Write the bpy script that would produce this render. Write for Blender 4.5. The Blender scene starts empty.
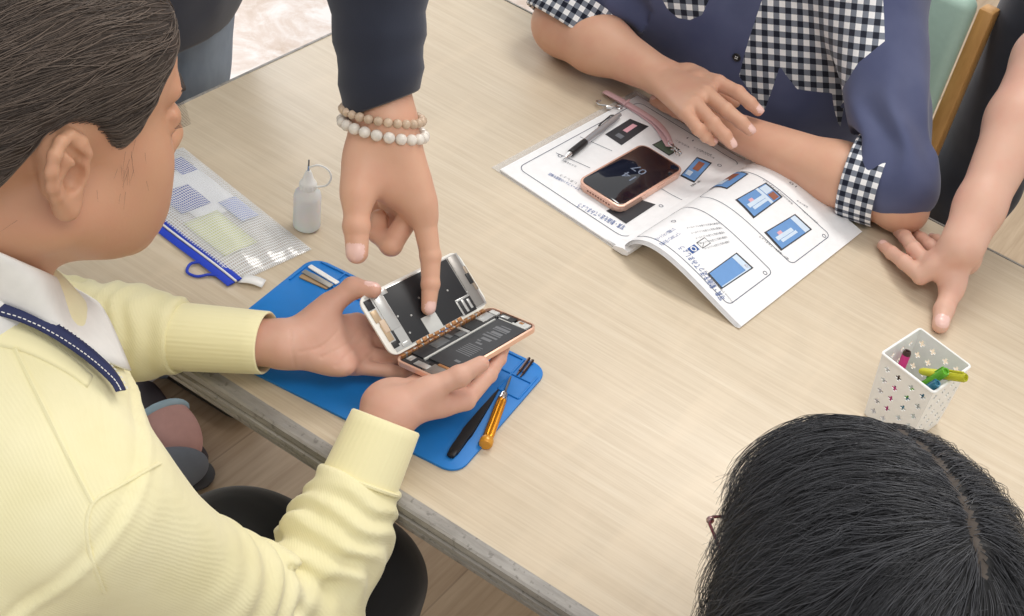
import bpy, bmesh, math, random
import numpy as np
from mathutils import Vector, Matrix
from mathutils import noise as mnoise

scene = bpy.context.scene
COL = scene.collection
random.seed(7)
rng = np.random.default_rng(11)
TZ = 0.72                                   # height of the table top above the floor

# ------------------------------------------------------------------ camera solved from the table, the mat and the page corners
CAMF, CAMX, CAMY = 1344.875, 763.3465, 286.0401
CAM_H = TZ + 1.063648
_p, _r, _t = 0.666946, 0.306985, -0.307330
def _frame():
    cp, sp, c, s = math.cos(_p), math.sin(_p), math.cos(_r), math.sin(_r)
    fw = np.array([0, cp, -sp]); up = np.array([0, sp, cp]); rt = np.array([1., 0, 0])
    R = c*rt + s*up; U = -s*rt + c*up
    ct, st = math.cos(_t), math.sin(_t)
    M = np.array([[ct, st, 0], [-st, ct, 0], [0, 0, 1]])
    return M @ fw, M @ R, M @ U
FW, CR, CU = _frame()
CP = np.array([1.153187, -0.733857, CAM_H])

def at(x, y, z=0.0):
    """point seen at photograph pixel (x, y), z metres above the table top"""
    d = FW + (x-CAMX)/CAMF*CR - (y-CAMY)/CAMF*CU
    t = (TZ + z - CP[2]) / d[2]
    return CP + t*d
def pix(P):
    d = np.asarray(P, float) - CP
    z = d @ FW
    return CAMX + CAMF*(d @ CR)/z, CAMY - CAMF*(d @ CU)/z

cd = bpy.data.cameras.new('camera'); cam = bpy.data.objects.new('camera', cd); COL.objects.link(cam)
cd.sensor_fit = 'HORIZONTAL'; cd.sensor_width = 36; cd.lens = CAMF/1024*36
cd.shift_x = (512-CAMX)/1024; cd.shift_y = (CAMY-308)/1024
cd.clip_start = 0.02; cd.clip_end = 60
mw = Matrix.Identity(4)
for i in range(3):
    mw[i][0] = CR[i]; mw[i][1] = CU[i]; mw[i][2] = -FW[i]; mw[i][3] = CP[i]
cam.matrix_world = mw
scene.camera = cam

# ------------------------------------------------------------------ object bookkeeping
def tag(o, label=None, cat=None, group=None, kind=None):
    if label: o['label'] = label
    if cat: o['category'] = cat
    if group: o['group'] = group
    if kind: o['kind'] = kind
    return o
def empty(name, loc=(0, 0, 0), label=None, cat=None, group=None, rot=None):
    o = bpy.data.objects.new(name, None); COL.objects.link(o); o.empty_display_size = .02
    o.location = loc
    if rot is not None: o.rotation_euler = rot
    return tag(o, label, cat, group)
def mat_from(origin, X, Y, Z):
    m = Matrix.Identity(4)
    for i in range(3):
        m[i][0] = X[i]; m[i][1] = Y[i]; m[i][2] = Z[i]; m[i][3] = origin[i]
    return m
def nrm(v):
    v = np.asarray(v, float); return v/np.linalg.norm(v)
def frame_zx(Z, Xh):
    Z = nrm(Z); X = np.asarray(Xh, float); X = nrm(X - Z*(X @ Z)); return X, np.cross(Z, X), Z

def link_mesh(name, verts, faces, mats, parent=None, smooth=True, fmat=None, world=False):
    me = bpy.data.meshes.new(name)
    verts = np.asarray(verts, float)
    if isinstance(faces, np.ndarray) and faces.ndim == 2:
        n, k = faces.shape
        me.vertices.add(len(verts)); me.vertices.foreach_set('co', verts.ravel())
        me.loops.add(n*k); me.loops.foreach_set('vertex_index', faces.ravel().astype(np.int32))
        me.polygons.add(n); me.polygons.foreach_set('loop_start', np.arange(0, n*k, k, dtype=np.int32))
        me.update(calc_edges=True); me.validate()
    else:
        me.from_pydata([tuple(v) for v in verts], [], [tuple(int(i) for i in f) for f in faces])
    if not isinstance(mats, (list, tuple)): mats = [mats]
    for m in mats: me.materials.append(m)
    me.polygons.foreach_set('use_smooth', [smooth]*len(me.polygons))
    if fmat is not None: me.polygons.foreach_set('material_index', np.asarray(fmat, np.int32))
    me.update()
    o = bpy.data.objects.new(name, me); COL.objects.link(o)
    if parent is not None:
        o.parent = parent
        if world: o.matrix_parent_inverse = world_of(parent).inverted()
    return o
def world_of(o):
    m = o.matrix_basis.copy()
    if o.parent is not None: m = world_of(o.parent) @ o.matrix_parent_inverse @ m
    return m

class MB:
    """collects boxes, prisms, tubes and lathes in one bmesh; build() links them as one mesh"""
    def __init__(s): s.bm = bmesh.new(); s.mi = 0
    def _tag(s, fs):
        for f in fs: f.material_index = s.mi
    def box(s, c, d, bevel=0, rot=None, seg=2):
        r = bmesh.ops.create_cube(s.bm, size=1.0); vs = r['verts']
        M = Matrix.Translation(Vector(c)) @ (rot.to_4x4() if rot is not None else Matrix.Identity(4)) @ Matrix.Diagonal((d[0], d[1], d[2], 1))
        bmesh.ops.transform(s.bm, matrix=M, verts=vs)
        fs = list({f for v in vs for f in v.link_faces}); s._tag(fs)
        if bevel:
            es = list({e for v in vs for e in v.link_edges})
            r = bmesh.ops.bevel(s.bm, geom=es, offset=bevel, segments=seg, affect='EDGES', profile=.5); s._tag(r['faces'])
        return s
    def prism(s, poly, z0, z1, bevel=0, M=None):
        n = len(poly)
        b = [s.bm.verts.new((p[0], p[1], z0)) for p in poly]; t = [s.bm.verts.new((p[0], p[1], z1)) for p in poly]
        fs = [s.bm.faces.new(b[::-1]), s.bm.faces.new(t)]
        for i in range(n): fs.append(s.bm.faces.new((b[i], b[(i+1) % n], t[(i+1) % n], t[i])))
        s._tag(fs)
        if M is not None: bmesh.ops.transform(s.bm, matrix=M, verts=b+t)
        if bevel:
            es = [e for e in fs[1].edges] + [e for e in fs[0].edges]
            r = bmesh.ops.bevel(s.bm, geom=es, offset=bevel, segments=2, affect='EDGES', profile=.5); s._tag(r['faces'])
        return s
    def tube(s, pts, r, n=10, caps=True, closed=False, flat=None):
        pts = [Vector(p) for p in pts]; N = len(pts); rs = r if hasattr(r, '__len__') else [r]*N
        rings = []; prev = None
        for i, p in enumerate(pts):
            a = pts[(i-1) % N] if (i or closed) else pts[0]; b = pts[(i+1) % N] if (i < N-1 or closed) else pts[-1]
            t = (b-a).normalized()
            if prev is None:
                u = t.orthogonal().normalized() if flat is None else (Vector(flat) - t*t.dot(Vector(flat))).normalized()
            else:
                u = (prev - t*t.dot(prev)).normalized()
            prev = u; v = t.cross(u)
            rr = rs[i]; ra, rb = (rr if hasattr(rr, '__len__') else (rr, rr))
            rings.append([s.bm.verts.new(p + u*ra*math.cos(2*math.pi*k/n) + v*rb*math.sin(2*math.pi*k/n)) for k in range(n)])
        fs = []
        for i in range(N if closed else N-1):
            A, B = rings[i], rings[(i+1) % N]
            for k in range(n): fs.append(s.bm.faces.new((A[k], A[(k+1) % n], B[(k+1) % n], B[k])))
        if caps and not closed: fs += [s.bm.faces.new(rings[0][::-1]), s.bm.faces.new(rings[-1])]
        s._tag(fs); return s
    def lathe(s, prof, n=24, M=None):
        rings = []; allv = []
        for (r, z) in prof:
            if r < 1e-6:
                v = s.bm.verts.new((0, 0, z)); rings.append([v]); allv.append(v)
            else:
                k = [s.bm.verts.new((r*math.cos(2*math.pi*i/n), r*math.sin(2*math.pi*i/n), z)) for i in range(n)]; rings.append(k); allv += k
        fs = []
        for A, B in zip(rings, rings[1:]):
            for i in range(n):
                j = (i+1) % n
                if len(A) == 1 and len(B) == 1: continue
                if len(A) == 1: fs.append(s.bm.faces.new((A[0], B[j], B[i])))
                elif len(B) == 1: fs.append(s.bm.faces.new((A[i], A[j], B[0])))
                else: fs.append(s.bm.faces.new((A[i], A[j], B[j], B[i])))
        s._tag(fs)
        if M is not None: bmesh.ops.transform(s.bm, matrix=M, verts=allv)
        return s
    def sphere(s, c, r, n=12):
        m = Matrix.Translation(Vector(c)) @ Matrix.Diagonal((*(r if hasattr(r, '__len__') else (r, r, r)), 1))
        q = bmesh.ops.create_uvsphere(s.bm, u_segments=n, v_segments=max(6, n*2//3), radius=1, matrix=m)
        s._tag({f for v in q['verts'] for f in v.link_faces}); return s
    def build(s, name, mats, parent=None, smooth=True, M=None, recalc=True, sharp=35):
        if recalc: bmesh.ops.recalc_face_normals(s.bm, faces=s.bm.faces[:])
        if M is not None: s.bm.transform(M)
        me = bpy.data.meshes.new(name); s.bm.to_mesh(me); s.bm.free()
        if not isinstance(mats, (list, tuple)): mats = [mats]
        for m in mats: me.materials.append(m)
        me.polygons.foreach_set('use_smooth', [smooth]*len(me.polygons))
        if smooth and sharp: me.set_sharp_from_angle(angle=math.radians(sharp))
        o = bpy.data.objects.new(name, me); COL.objects.link(o)
        if parent is not None: o.parent = parent
        return o
def rrect(w, h, r, n=6, cx=0, cy=0):
    pts = []
    for (sx, sy, a0) in ((1, 1, 0), (-1, 1, 90), (-1, -1, 180), (1, -1, 270)):
        for i in range(n+1):
            a = math.radians(a0 + 90*i/n)
            pts.append((cx + sx*(w/2-r) + r*math.cos(a), cy + sy*(h/2-r) + r*math.sin(a)))
    return pts

# ------------------------------------------------------------------ materials
def srgb(r, g, b):
    f = lambda c: (c/255/12.92) if c/255 <= .04045 else ((c/255+.055)/1.055)**2.4
    return (f(r), f(g), f(b), 1)
class NT:
    def __init__(s, name):
        s.m = bpy.data.materials.new(name); s.m.use_nodes = True; s.t = s.m.node_tree
        s.t.nodes.clear(); s.out = s.n('ShaderNodeOutputMaterial'); s.b = s.n('ShaderNodeBsdfPrincipled')
        s.l(s.b.outputs[0], s.out.inputs[0]); s._co = None
    def n(s, ty, **kw):
        x = s.t.nodes.new(ty)
        for k, v in kw.items(): setattr(x, k, v)
        return x
    def l(s, a, b): s.t.links.new(a, b)
    def co(s, out='Object'):
        if s._co is None: s._co = s.n('ShaderNodeTexCoord')
        return s._co.outputs[out]
    def mapping(s, scale=(1, 1, 1), rot=(0, 0, 0), loc=(0, 0, 0), src=None):
        m = s.n('ShaderNodeMapping'); s.l(src or s.co(), m.inputs[0])
        m.inputs['Scale'].default_value = scale; m.inputs['Rotation'].default_value = rot; m.inputs['Location'].default_value = loc
        return m.outputs[0]
    def noise(s, scale, detail=3, rough=.5, vec=None, dist=0):
        x = s.n('ShaderNodeTexNoise'); s.l(vec if vec is not None else s.co(), x.inputs['Vector'])
        x.inputs['Scale'].default_value = scale; x.inputs['Detail'].default_value = detail; x.inputs['Roughness'].default_value = rough
        x.inputs['Distortion'].default_value = dist
        return x.outputs['Fac']
    def ramp(s, fac, stops):
        x = s.n('ShaderNodeValToRGB'); s.l(fac, x.inputs[0]); e = x.color_ramp.elements
        while len(e) < len(stops): e.new(.5)
        for q, (p, c) in zip(e, stops): q.position = p; q.color = c
        return x.outputs[0]
    def math(s, op, a, b=None, c=None):
        x = s.n('ShaderNodeMath', operation=op)
        for i, v in enumerate((a, b, c)):
            if v is None: continue
            if isinstance(v, (int, float)): x.inputs[i].default_value = v
            else: s.l(v, x.inputs[i])
        return x.outputs[0]
    def mix(s, fac, a, b, mode='MIX'):
        x = s.n('ShaderNodeMix', data_type='RGBA', blend_type=mode)
        for sock, v in ((x.inputs[0], fac), (x.inputs[6], a), (x.inputs[7], b)):
            if isinstance(v, (int, float, tuple)): sock.default_value = v
            else: s.l(v, sock)
        return x.outputs[2]
    def sep(s, vec):
        x = s.n('ShaderNodeSeparateXYZ'); s.l(vec, x.inputs[0]); return x.outputs
    def bump(s, h, strength=.3, dist=.001):
        x = s.n('ShaderNodeBump'); s.l(h, x.inputs['Height']); x.inputs['Strength'].default_value = strength; x.inputs['Distance'].default_value = dist
        s.l(x.outputs[0], s.b.inputs['Normal']); return x
    def set(s, **kw):
        names = dict(color='Base Color', rough='Roughness', metal='Metallic', trans='Transmission Weight', ior='IOR', alpha='Alpha', sss='Subsurface Weight',
                     spec='Specular IOR Level', coat='Coat Weight', sheen='Sheen Weight', sheenr='Sheen Roughness', coatr='Coat Roughness', sssr='Subsurface Radius', ssss='Subsurface Scale')
        for k, v in kw.items():
            i = s.b.inputs[names[k]]
            if isinstance(v, (int, float, tuple)): i.default_value = v
            else: s.l(v, i)
        return s
def plain(name, rgb, rough=.5, metal=0, **kw):
    t = NT(name); c = srgb(*rgb)
    n = t.noise(90, 2)
    d = tuple(x*.97 for x in c[:3]) + (1,); u = tuple(min(1, x*1.02) for x in c[:3]) + (1,)
    t.set(color=t.ramp(n, [(.3, d), (.7, u)]), rough=rough, metal=metal, **kw)
    return t.m
# ------------------------------------------------------------------ implicit surfaces: smooth unions of tapered limbs, meshed with surface nets
class Shape:
    def __init__(s): s.p = []
    def cone(s, a, b, ra, rb, k=.01, t=0, flat=None, fr=1.0):
        """tapered limb from a to b; flat/fr squeeze its section along a direction"""
        s.p.append(('cone', np.asarray(a, float), np.asarray(b, float), ra, rb, k, t, None if flat is None else nrm(flat), fr)); return s
    def chain(s, pts, rs, k=.01, t=0, flat=None, fr=1.0):
        for i in range(len(pts)-1): s.cone(pts[i], pts[i+1], rs[i], rs[i+1], k, t, flat, fr)
        return s
    def ell(s, c, r, R=None, k=.01, t=0):
        """ellipsoid with semi-axes r along the columns of R"""
        s.p.append(('ell', np.asarray(c, float), np.asarray(r, float), np.eye(3) if R is None else np.asarray(R, float), k, t)); return s
    def sub(s, a, b, ra, rb, k=.003):
        s.p.append(('sub', np.asarray(a, float), np.asarray(b, float), ra, rb, k, 0, None, 1.0)); return s
    def sube(s, c, r, R=None, k=.003):
        s.p.append(('sube', np.asarray(c, float), np.asarray(r, float), np.eye(3) if R is None else np.asarray(R, float), k, 0)); return s
    def plane(s, c, n, k=.002, box=None):
        """cut away the side n points to (only within radius box of c when given)"""
        s.p.append(('pl', np.asarray(c, float), nrm(n), box, k, 0)); return s
    def bounds(s):
        lo = np.full(3, 1e9); hi = -lo
        for p in s.p:
            if p[0] == 'cone':
                r = max(p[3], p[4]); lo = np.minimum(lo, np.minimum(p[1], p[2])-r); hi = np.maximum(hi, np.maximum(p[1], p[2])+r)
            elif p[0] == 'ell':
                r = p[2].max(); lo = np.minimum(lo, p[1]-r); hi = np.maximum(hi, p[1]+r)
        return lo, hi
    @staticmethod
    def dist(p, P):
        if p[0] in ('cone', 'sub'):
            a, b, ra, rb = p[1], p[2], p[3], p[4]; ab = b-a; L2 = max(ab @ ab, 1e-12)
            q = P-a; t = np.clip((q @ ab)/L2, 0, 1)
            v = q - t[..., None]*ab
            if p[7] is not None:
                f = v @ p[7]; v = v + (f*(1/p[8]-1))[..., None]*p[7]
            return np.sqrt((v*v).sum(-1)) - (ra + (rb-ra)*t)
        if p[0] in ('ell', 'sube'):
            q = (P-p[1]) @ p[3]; r = p[2]
            k0 = np.sqrt(((q/r)**2).sum(-1)); k1 = np.sqrt(((q/r**2)**2).sum(-1))
            return k0*(k0-1)/np.maximum(k1, 1e-9)
        d = (P-p[1]) @ p[2]
        if p[3] is not None:
            d = np.minimum(d, p[3]-np.sqrt(((P-p[1])**2).sum(-1)))
        return d
    @staticmethod
    def pk(p): return p[5] if p[0] in ('cone', 'sub') else p[4]
    def mesh(s, h, disp=None, tags=False, smooth=2):
        lo, hi = s.bounds(); lo = lo-3*h-.004; hi = hi+3*h+.004
        n = np.ceil((hi-lo)/h).astype(int)+1
        G = np.full(n, 1.0, np.float32)
        for p in s.p:
            k = s.pk(p)
            if p[0] in ('cone', 'sub'):
                r = max(p[3], p[4])+k*1.2+4*h; a = np.minimum(p[1], p[2])-r; b = np.maximum(p[1], p[2])+r
            elif p[0] in ('ell', 'sube'):
                r = (np.abs(p[3])*p[2]).sum(1)+k*1.2+4*h; a = p[1]-r; b = p[1]+r
            elif p[3] is not None: a = p[1]-p[3]-4*h; b = p[1]+p[3]+4*h
            else: a, b = lo, hi
            i0 = np.clip(np.floor((a-lo)/h).astype(int), 0, n); i1 = np.clip(np.ceil((b-lo)/h).astype(int)+1, 0, n)
            if (i1 <= i0).any(): continue
            sl = tuple(slice(x, y) for x, y in zip(i0, i1))
            ax = [lo[d]+h*np.arange(i0[d], i1[d]) for d in range(3)]
            P = np.stack(np.meshgrid(*ax, indexing='ij'), -1)
            d = s.dist(p, P).astype(np.float32); g = G[sl]
            if p[0] in ('cone', 'ell'):
                m = np.maximum(k-np.abs(g-d), 0)/max(k, 1e-6); G[sl] = np.minimum(g, d) - m*m*k*.25
            else:
                if p[0] in ('sub', 'sube'): d = -d
                m = np.maximum(k-np.abs(g-d), 0)/max(k, 1e-6); G[sl] = np.maximum(g, d) + m*m*k*.25
        if disp is not None:
            idx = np.argwhere(np.abs(G) < 6*h); P = lo+h*idx
            G[tuple(idx.T)] -= disp(P).astype(np.float32)
        V, F = surface_nets(G); V = lo+h*V
        V = relax(V, F, smooth)
        T = None
        if tags:
            cen = V[F].mean(1); best = np.full(len(cen), 1e9); T = np.zeros(len(cen), int)
            for p in s.p:
                if p[0] not in ('cone', 'ell'): continue
                d = s.dist(p, cen); tt = p[6] if p[0] == 'cone' else p[5]
                w = d < best-(0 if tt == 0 else -.0012); best = np.where(w, np.minimum(d, best), best); T[w] = tt
        return V, F, T
def surface_nets(G):
    n = np.array(G.shape); S = G < 0
    c = np.zeros(n-1, np.int8)
    for i in range(8):
        a, b, d = i & 1, (i >> 1) & 1, (i >> 2) & 1
        c += S[a:n[0]-1+a, b:n[1]-1+b, d:n[2]-1+d]
    cells = np.argwhere((c > 0) & (c < 8)); ID = np.full(n-1, -1, np.int64); ID[tuple(cells.T)] = np.arange(len(cells))
    acc = np.zeros((len(cells), 3)); cnt = np.zeros(len(cells))
    corners = [np.array([i & 1, (i >> 1) & 1, (i >> 2) & 1]) for i in range(8)]
    val = [G[tuple((cells+k).T)].astype(float) for k in corners]
    for i in range(8):
        for ax in range(3):
            if corners[i][ax] == 0:
                j = i | (1 << ax); va, vb = val[i], val[j]; m = (va < 0) != (vb < 0)
                t = va[m]/(va[m]-vb[m]); q = np.repeat(corners[i][None].astype(float), m.sum(), 0); q[:, ax] += t
                acc[m] += q; cnt[m] += 1
    V = cells + acc/np.maximum(cnt, 1)[:, None]
    F = []
    for ax in range(3):
        u, v = (ax+1) % 3, (ax+2) % 3
        A = np.take(S, range(0, n[ax]-1), ax); B = np.take(S, range(1, n[ax]), ax)
        e = np.argwhere(A != B); e = e[(e[:, u] > 0) & (e[:, v] > 0) & (e[:, u] < n[u]-1) & (e[:, v] < n[v]-1)]
        ins = S[tuple(e.T)]
        def g(du, dv):
            q = e.copy(); q[:, u] += du; q[:, v] += dv; return ID[tuple(q.T)]
        q = np.stack([g(-1, -1), g(0, -1), g(0, 0), g(-1, 0)], 1)
        q[~ins] = q[~ins][:, ::-1]; F.append(q)
    return V, np.concatenate(F)
def relax(V, F, it, lam=.5):
    if not it: return V
    E = np.concatenate([F[:, [0, 1]], F[:, [1, 2]], F[:, [2, 3]], F[:, [3, 0]]])
    E = np.concatenate([E, E[:, ::-1]])
    deg = np.bincount(E[:, 0], minlength=len(V)).astype(float)
    for i in range(it):
        for l in (lam, -lam*1.02):
            A = np.stack([np.bincount(E[:, 0], V[E[:, 1], d], len(V)) for d in range(3)], 1)/np.maximum(deg, 1)[:, None]
            V = V + l*(A-V)
    return V
def vnoise(P, scale, seed=0):
    """smooth value noise in [-1, 1], vectorised"""
    Q = P/scale + seed*17.37; i = np.floor(Q).astype(np.int64); f = Q-i; f = f*f*(3-2*f)
    def hsh(a, b, c):
        x = (a*374761393 + b*668265263 + c*2147483647 + seed*1274126177) & 0xffffffff
        x = ((x ^ (x >> 13))*1274126177) & 0xffffffff
        return ((x ^ (x >> 16)) & 0xffff)/32767.5-1
    r = 0
    for dx in (0, 1):
        for dy in (0, 1):
            for dz in (0, 1):
                w = (f[..., 0] if dx else 1-f[..., 0])*(f[..., 1] if dy else 1-f[..., 1])*(f[..., 2] if dz else 1-f[..., 2])
                r = r + w*hsh(i[..., 0]+dx, i[..., 1]+dy, i[..., 2]+dz)
    return r
def join(*vft):
    V = []; F = []; T = []; o = 0
    for v, f, t in vft:
        V.append(v); F.append(f+o); T.append(t if t is not None else np.zeros(len(f), int)); o += len(v)
    return np.concatenate(V), np.concatenate(F), np.concatenate(T)
def lerp(a, b, t): return np.asarray(a, float)*(1-t)+np.asarray(b, float)*t
def spline(pts, n=8, closed=False):
    P = [np.asarray(p, float) for p in pts]; N = len(P); out = []
    for i in range(N if closed else N-1):
        p0 = P[(i-1) % N] if (closed or i) else 2*P[0]-P[1]; p1, p2 = P[i], P[(i+1) % N]; p3 = P[(i+2) % N] if (closed or i < N-2) else 2*P[-1]-P[-2]
        for k in range(n):
            t = k/n
            out.append(.5*(2*p1+(p2-p0)*t+(2*p0-5*p1+4*p2-p3)*t*t+(3*p1-p0-3*p2+p3)*t**3))
    if not closed: out.append(P[-1])
    return np.array(out)
# ------------------------------------------------------------------ setting: floor, table, light
def m_wood_top():
    t = NT('maple_laminate')
    v = t.mapping((1.2, 26, 26)); n1 = t.noise(4.5, 5, .6, v, .3)
    v2 = t.mapping((4, 150, 150)); n2 = t.noise(3.0, 3, .6, v2)
    v3 = t.mapping((9, 2.2, 2.2)); n3 = t.noise(2.2, 3, .55, v3, .6)
    base = t.ramp(n1, [(.28, srgb(203, 187, 163)), (.5, srgb(211, 196, 173)), (.72, srgb(218, 205, 184))])
    fine = t.mix(t.ramp(n2, [(.35, (.35, .35, .35, 1)), (.6, (0, 0, 0, 1))]), base, srgb(190, 171, 145))
    c = t.mix(t.ramp(n3, [(.45, (0, 0, 0, 1)), (.75, (.35, .35, .35, 1))]), fine, srgb(228, 210, 184))
    t.set(color=c, rough=.36, spec=.45); t.bump(n2, .04, .0006); return t.m
def m_floor():
    t = NT('oak_floor_boards')
    br = t.n('ShaderNodeTexBrick'); t.l(t.mapping((1, 1, 1), (0, 0, math.radians(90))), br.inputs['Vector'])
    br.inputs['Scale'].default_value = 1; br.inputs['Brick Width'].default_value = 1.6; br.inputs['Row Height'].default_value = .15
    br.inputs['Mortar Size'].default_value = .0015; br.inputs['Color1'].default_value = srgb(196, 172, 143); br.inputs['Color2'].default_value = srgb(170, 143, 114); br.inputs['Mortar'].default_value = srgb(120, 98, 78)
    br.offset = .37
    n1 = t.noise(3, 5, .6, t.mapping((22, 1.4, 1)), .4)
    c = t.mix(.55, br.outputs['Color'], t.ramp(n1, [(.3, srgb(160, 135, 108)), (.7, srgb(206, 184, 156))]))
    t.set(color=c, rough=.4); return t.m
def m_glare_floor():
    t = NT('beige_floor_painted_glare')
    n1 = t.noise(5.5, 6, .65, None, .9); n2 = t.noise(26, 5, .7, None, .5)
    c = t.ramp(n1, [(.3, srgb(196, 172, 152)), (.48, srgb(219, 203, 193)), (.62, srgb(240, 234, 232))])  # beige floor; the off-white blotches are window glare painted into the colour
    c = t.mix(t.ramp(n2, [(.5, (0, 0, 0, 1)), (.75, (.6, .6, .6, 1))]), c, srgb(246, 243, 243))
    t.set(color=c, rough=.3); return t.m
def m_edge():
    t = NT('grey_edge_rubber')
    n = t.noise(30, 4, .7, t.mapping((.5, 3, 3))); n2 = t.noise(160, 2)
    c = t.ramp(n, [(.35, srgb(134, 130, 125)), (.7, srgb(166, 162, 157))])
    c = t.mix(t.ramp(n2, [(.6, (0, 0, 0, 1)), (.7, (.5, .5, .5, 1))]), c, srgb(84, 78, 74))
    t.set(color=c, rough=.5); return t.m

TL, TW, TT = 1.95, .868, .032
WOOD = m_wood_top(); EDGE = m_edge(); GREYM = plain('grey_steel', (120, 118, 116), .35, .6)
fl = MB().box((2.0, .6, -.01), (4.4, 6.0, .02)).build('floor', m_floor(), smooth=False); tag(fl, kind='structure')
fl2 = MB().box((-1.95, .6, -.01), (3.5, 6.0, .02)).build('floor_painted_glare', m_glare_floor(), smooth=False); tag(fl2, kind='structure')  # floor beyond the table end, window glare painted into its colour

table = empty('table', (0, 0, 0), 'long light maple laminate table with grey rubber edge everyone gathers around', 'table')
def P3(z): return TZ+z
# slab, pushed back a little so that the edge strip closes it
MB().box((TL/2+.002, TW/2+.001, TZ-TT/2), (TL-.004, TW-.006, TT-.001), .0012).build('tabletop', WOOD, table)
# edge strip: extruded profile with two grooves, one strip along each side
prof = [(0, .0002), (-.009, -.0006), (-.0115, -.0022), (-.0115, -.010), (-.0095, -.0112), (-.0095, -.0132), (-.0125, -.0146), (-.0125, -.0195), (-.0095, -.021), (-.0095, -.023), (-.0115, -.0245), (-.0105, -.031), (-.007, -.033), (.004, -.033), (.004, .0)]
def strip(name, p0, p1, inward):
    p0, p1 = np.array(p0, float), np.array(p1, float); inward = np.array(inward, float)
    V = []; n = len(prof)
    for p in (p0, p1):
        for (o, z) in prof: V.append(p + inward*o + np.array([0, 0, TZ+z]))
    F = [(i, (i+1) % n, n+(i+1) % n, n+i) for i in range(n)] + [tuple(range(n))[::-1], tuple(range(n, 2*n))]
    o = link_mesh(name, V, F, EDGE, table, smooth=False); return o
strip('edge_strip', (0, .0, 0), (TL, .0, 0), (0, 1, 0))
strip('edge_strip', (.004, TW, 0), (.004, 0, 0), (.35, 0, 0))
strip('edge_strip', (TL, TW, 0), (0, TW, 0), (0, -.3, 0))
for (x, y) in ((.07, .09), (.07, TW-.09), (TL-.07, .09), (TL-.07, TW-.09)):
    m = MB().tube([(x, y, .012), (x, y, TZ-TT)], .022, 20); m.lathe([(0, 0), (.026, 0), (.026, .012), (.02, .02), (0, .02)], 20, Matrix.Translation((x, y, 0))); m.build('leg', GREYM, table)
MB().box((TL/2, .10, TZ-TT-.02), (TL-.2, .03, .04), .003).box((TL/2, TW-.10, TZ-TT-.02), (TL-.2, .03, .04), .003).build('rail', GREYM, table)

w = bpy.data.worlds.new('room_light'); scene.world = w; w.use_nodes = True
bg = w.node_tree.nodes['Background']; bg.inputs[0].default_value = (1, .985, .96, 1); bg.inputs[1].default_value = .66
def area(name, loc, size, power, target, color=(1, 1, 1)):
    l = bpy.data.lights.new(name, 'AREA'); l.shape = 'RECTANGLE'; l.size, l.size_y = size; l.energy = power; l.color = color
    o = bpy.data.objects.new(name, l); COL.objects.link(o); o.location = loc
    o.rotation_euler = (Vector(target)-Vector(loc)).to_track_quat('-Z', 'Y').to_euler(); return o
area('ceiling_lamp', (.5, 1.5, 2.75), (1.3, .5), 21, (.5, 1.1, 0), (1, .97, .92))
area('ceiling_lamp', (1.6, -.4, 2.75), (1.3, .5), 11, (1.2, .2, 0), (1, .97, .92))
area('window_light', (-2.9, 2.2, 1.7), (1.8, 1.6), 24, (.3, .3, .7), (1, 1, 1))
vs = scene.view_settings
scene.display_settings.display_device = 'sRGB'; vs.view_transform = 'Standard'; vs.look = 'None'; vs.gamma = 1; vs.use_curve_mapping = False
vs.exposure = .28
# ------------------------------------------------------------------ things on the table
def root_at(name, origin, X, label, cat, group=None, Z=(0, 0, 1)):
    Xv, Y, Zv = frame_zx(Z, X)
    o = bpy.data.objects.new(name, None); COL.objects.link(o); o.empty_display_size = .02
    o.matrix_basis = mat_from(origin, Xv, Y, Zv); return tag(o, label, cat, group)
WHITE = plain('white_plastic', (238, 238, 236), .35)
BLACK = plain('black_plastic', (28, 28, 30), .4)
CHROME = plain('chrome', (205, 205, 205), .18, 1)
GREYP = plain('grey_plastic', (150, 150, 150), .4)

# --- blue silicone mat
M0 = at(314, 258.3); _a = at(550.3, 372.3)-M0; MXD = nrm(_a); ML, MWD = .311, .188
BLUE = plain('blue_silicone', (18, 122, 204), .5)
mat = root_at('repair_mat', M0, MXD, 'blue silicone repair mat lying at the table edge under the two hands', 'mat')
m = MB().prism(rrect(ML, MWD, .018, 8, ML/2, -MWD/2), 0, .0032, .0008)
m.build('base', BLUE, mat)
m = MB()
def ridge(x0, y0, x1, y1, w=.0022, h=.0018):
    a = math.atan2(y1-y0, x1-x0); L = math.hypot(x1-x0, y1-y0)
    m.box(((x0+x1)/2, (y0+y1)/2, .0030+h/2), (L, w, h), .0005, Matrix.Rotation(a, 3, 'Z'), 1)
ridge(.012, -.004, ML-.018, -.004); ridge(.012, -.031, ML-.030, -.031); ridge(.004, -.018, .004, -.05)
for x in (.045, .085, .125, .165, .205, .245, .281): ridge(x, -.004, x, -.031)
ridge(ML-.004, -.018, ML-.004, -.060); ridge(.281, -.031, .281, -.060); ridge(.281, -.060, ML-.004, -.060); ridge(.281, -.031, ML-.004, -.031)
m.build('tray_ridges', BLUE, mat)
MZ = .0033

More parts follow.
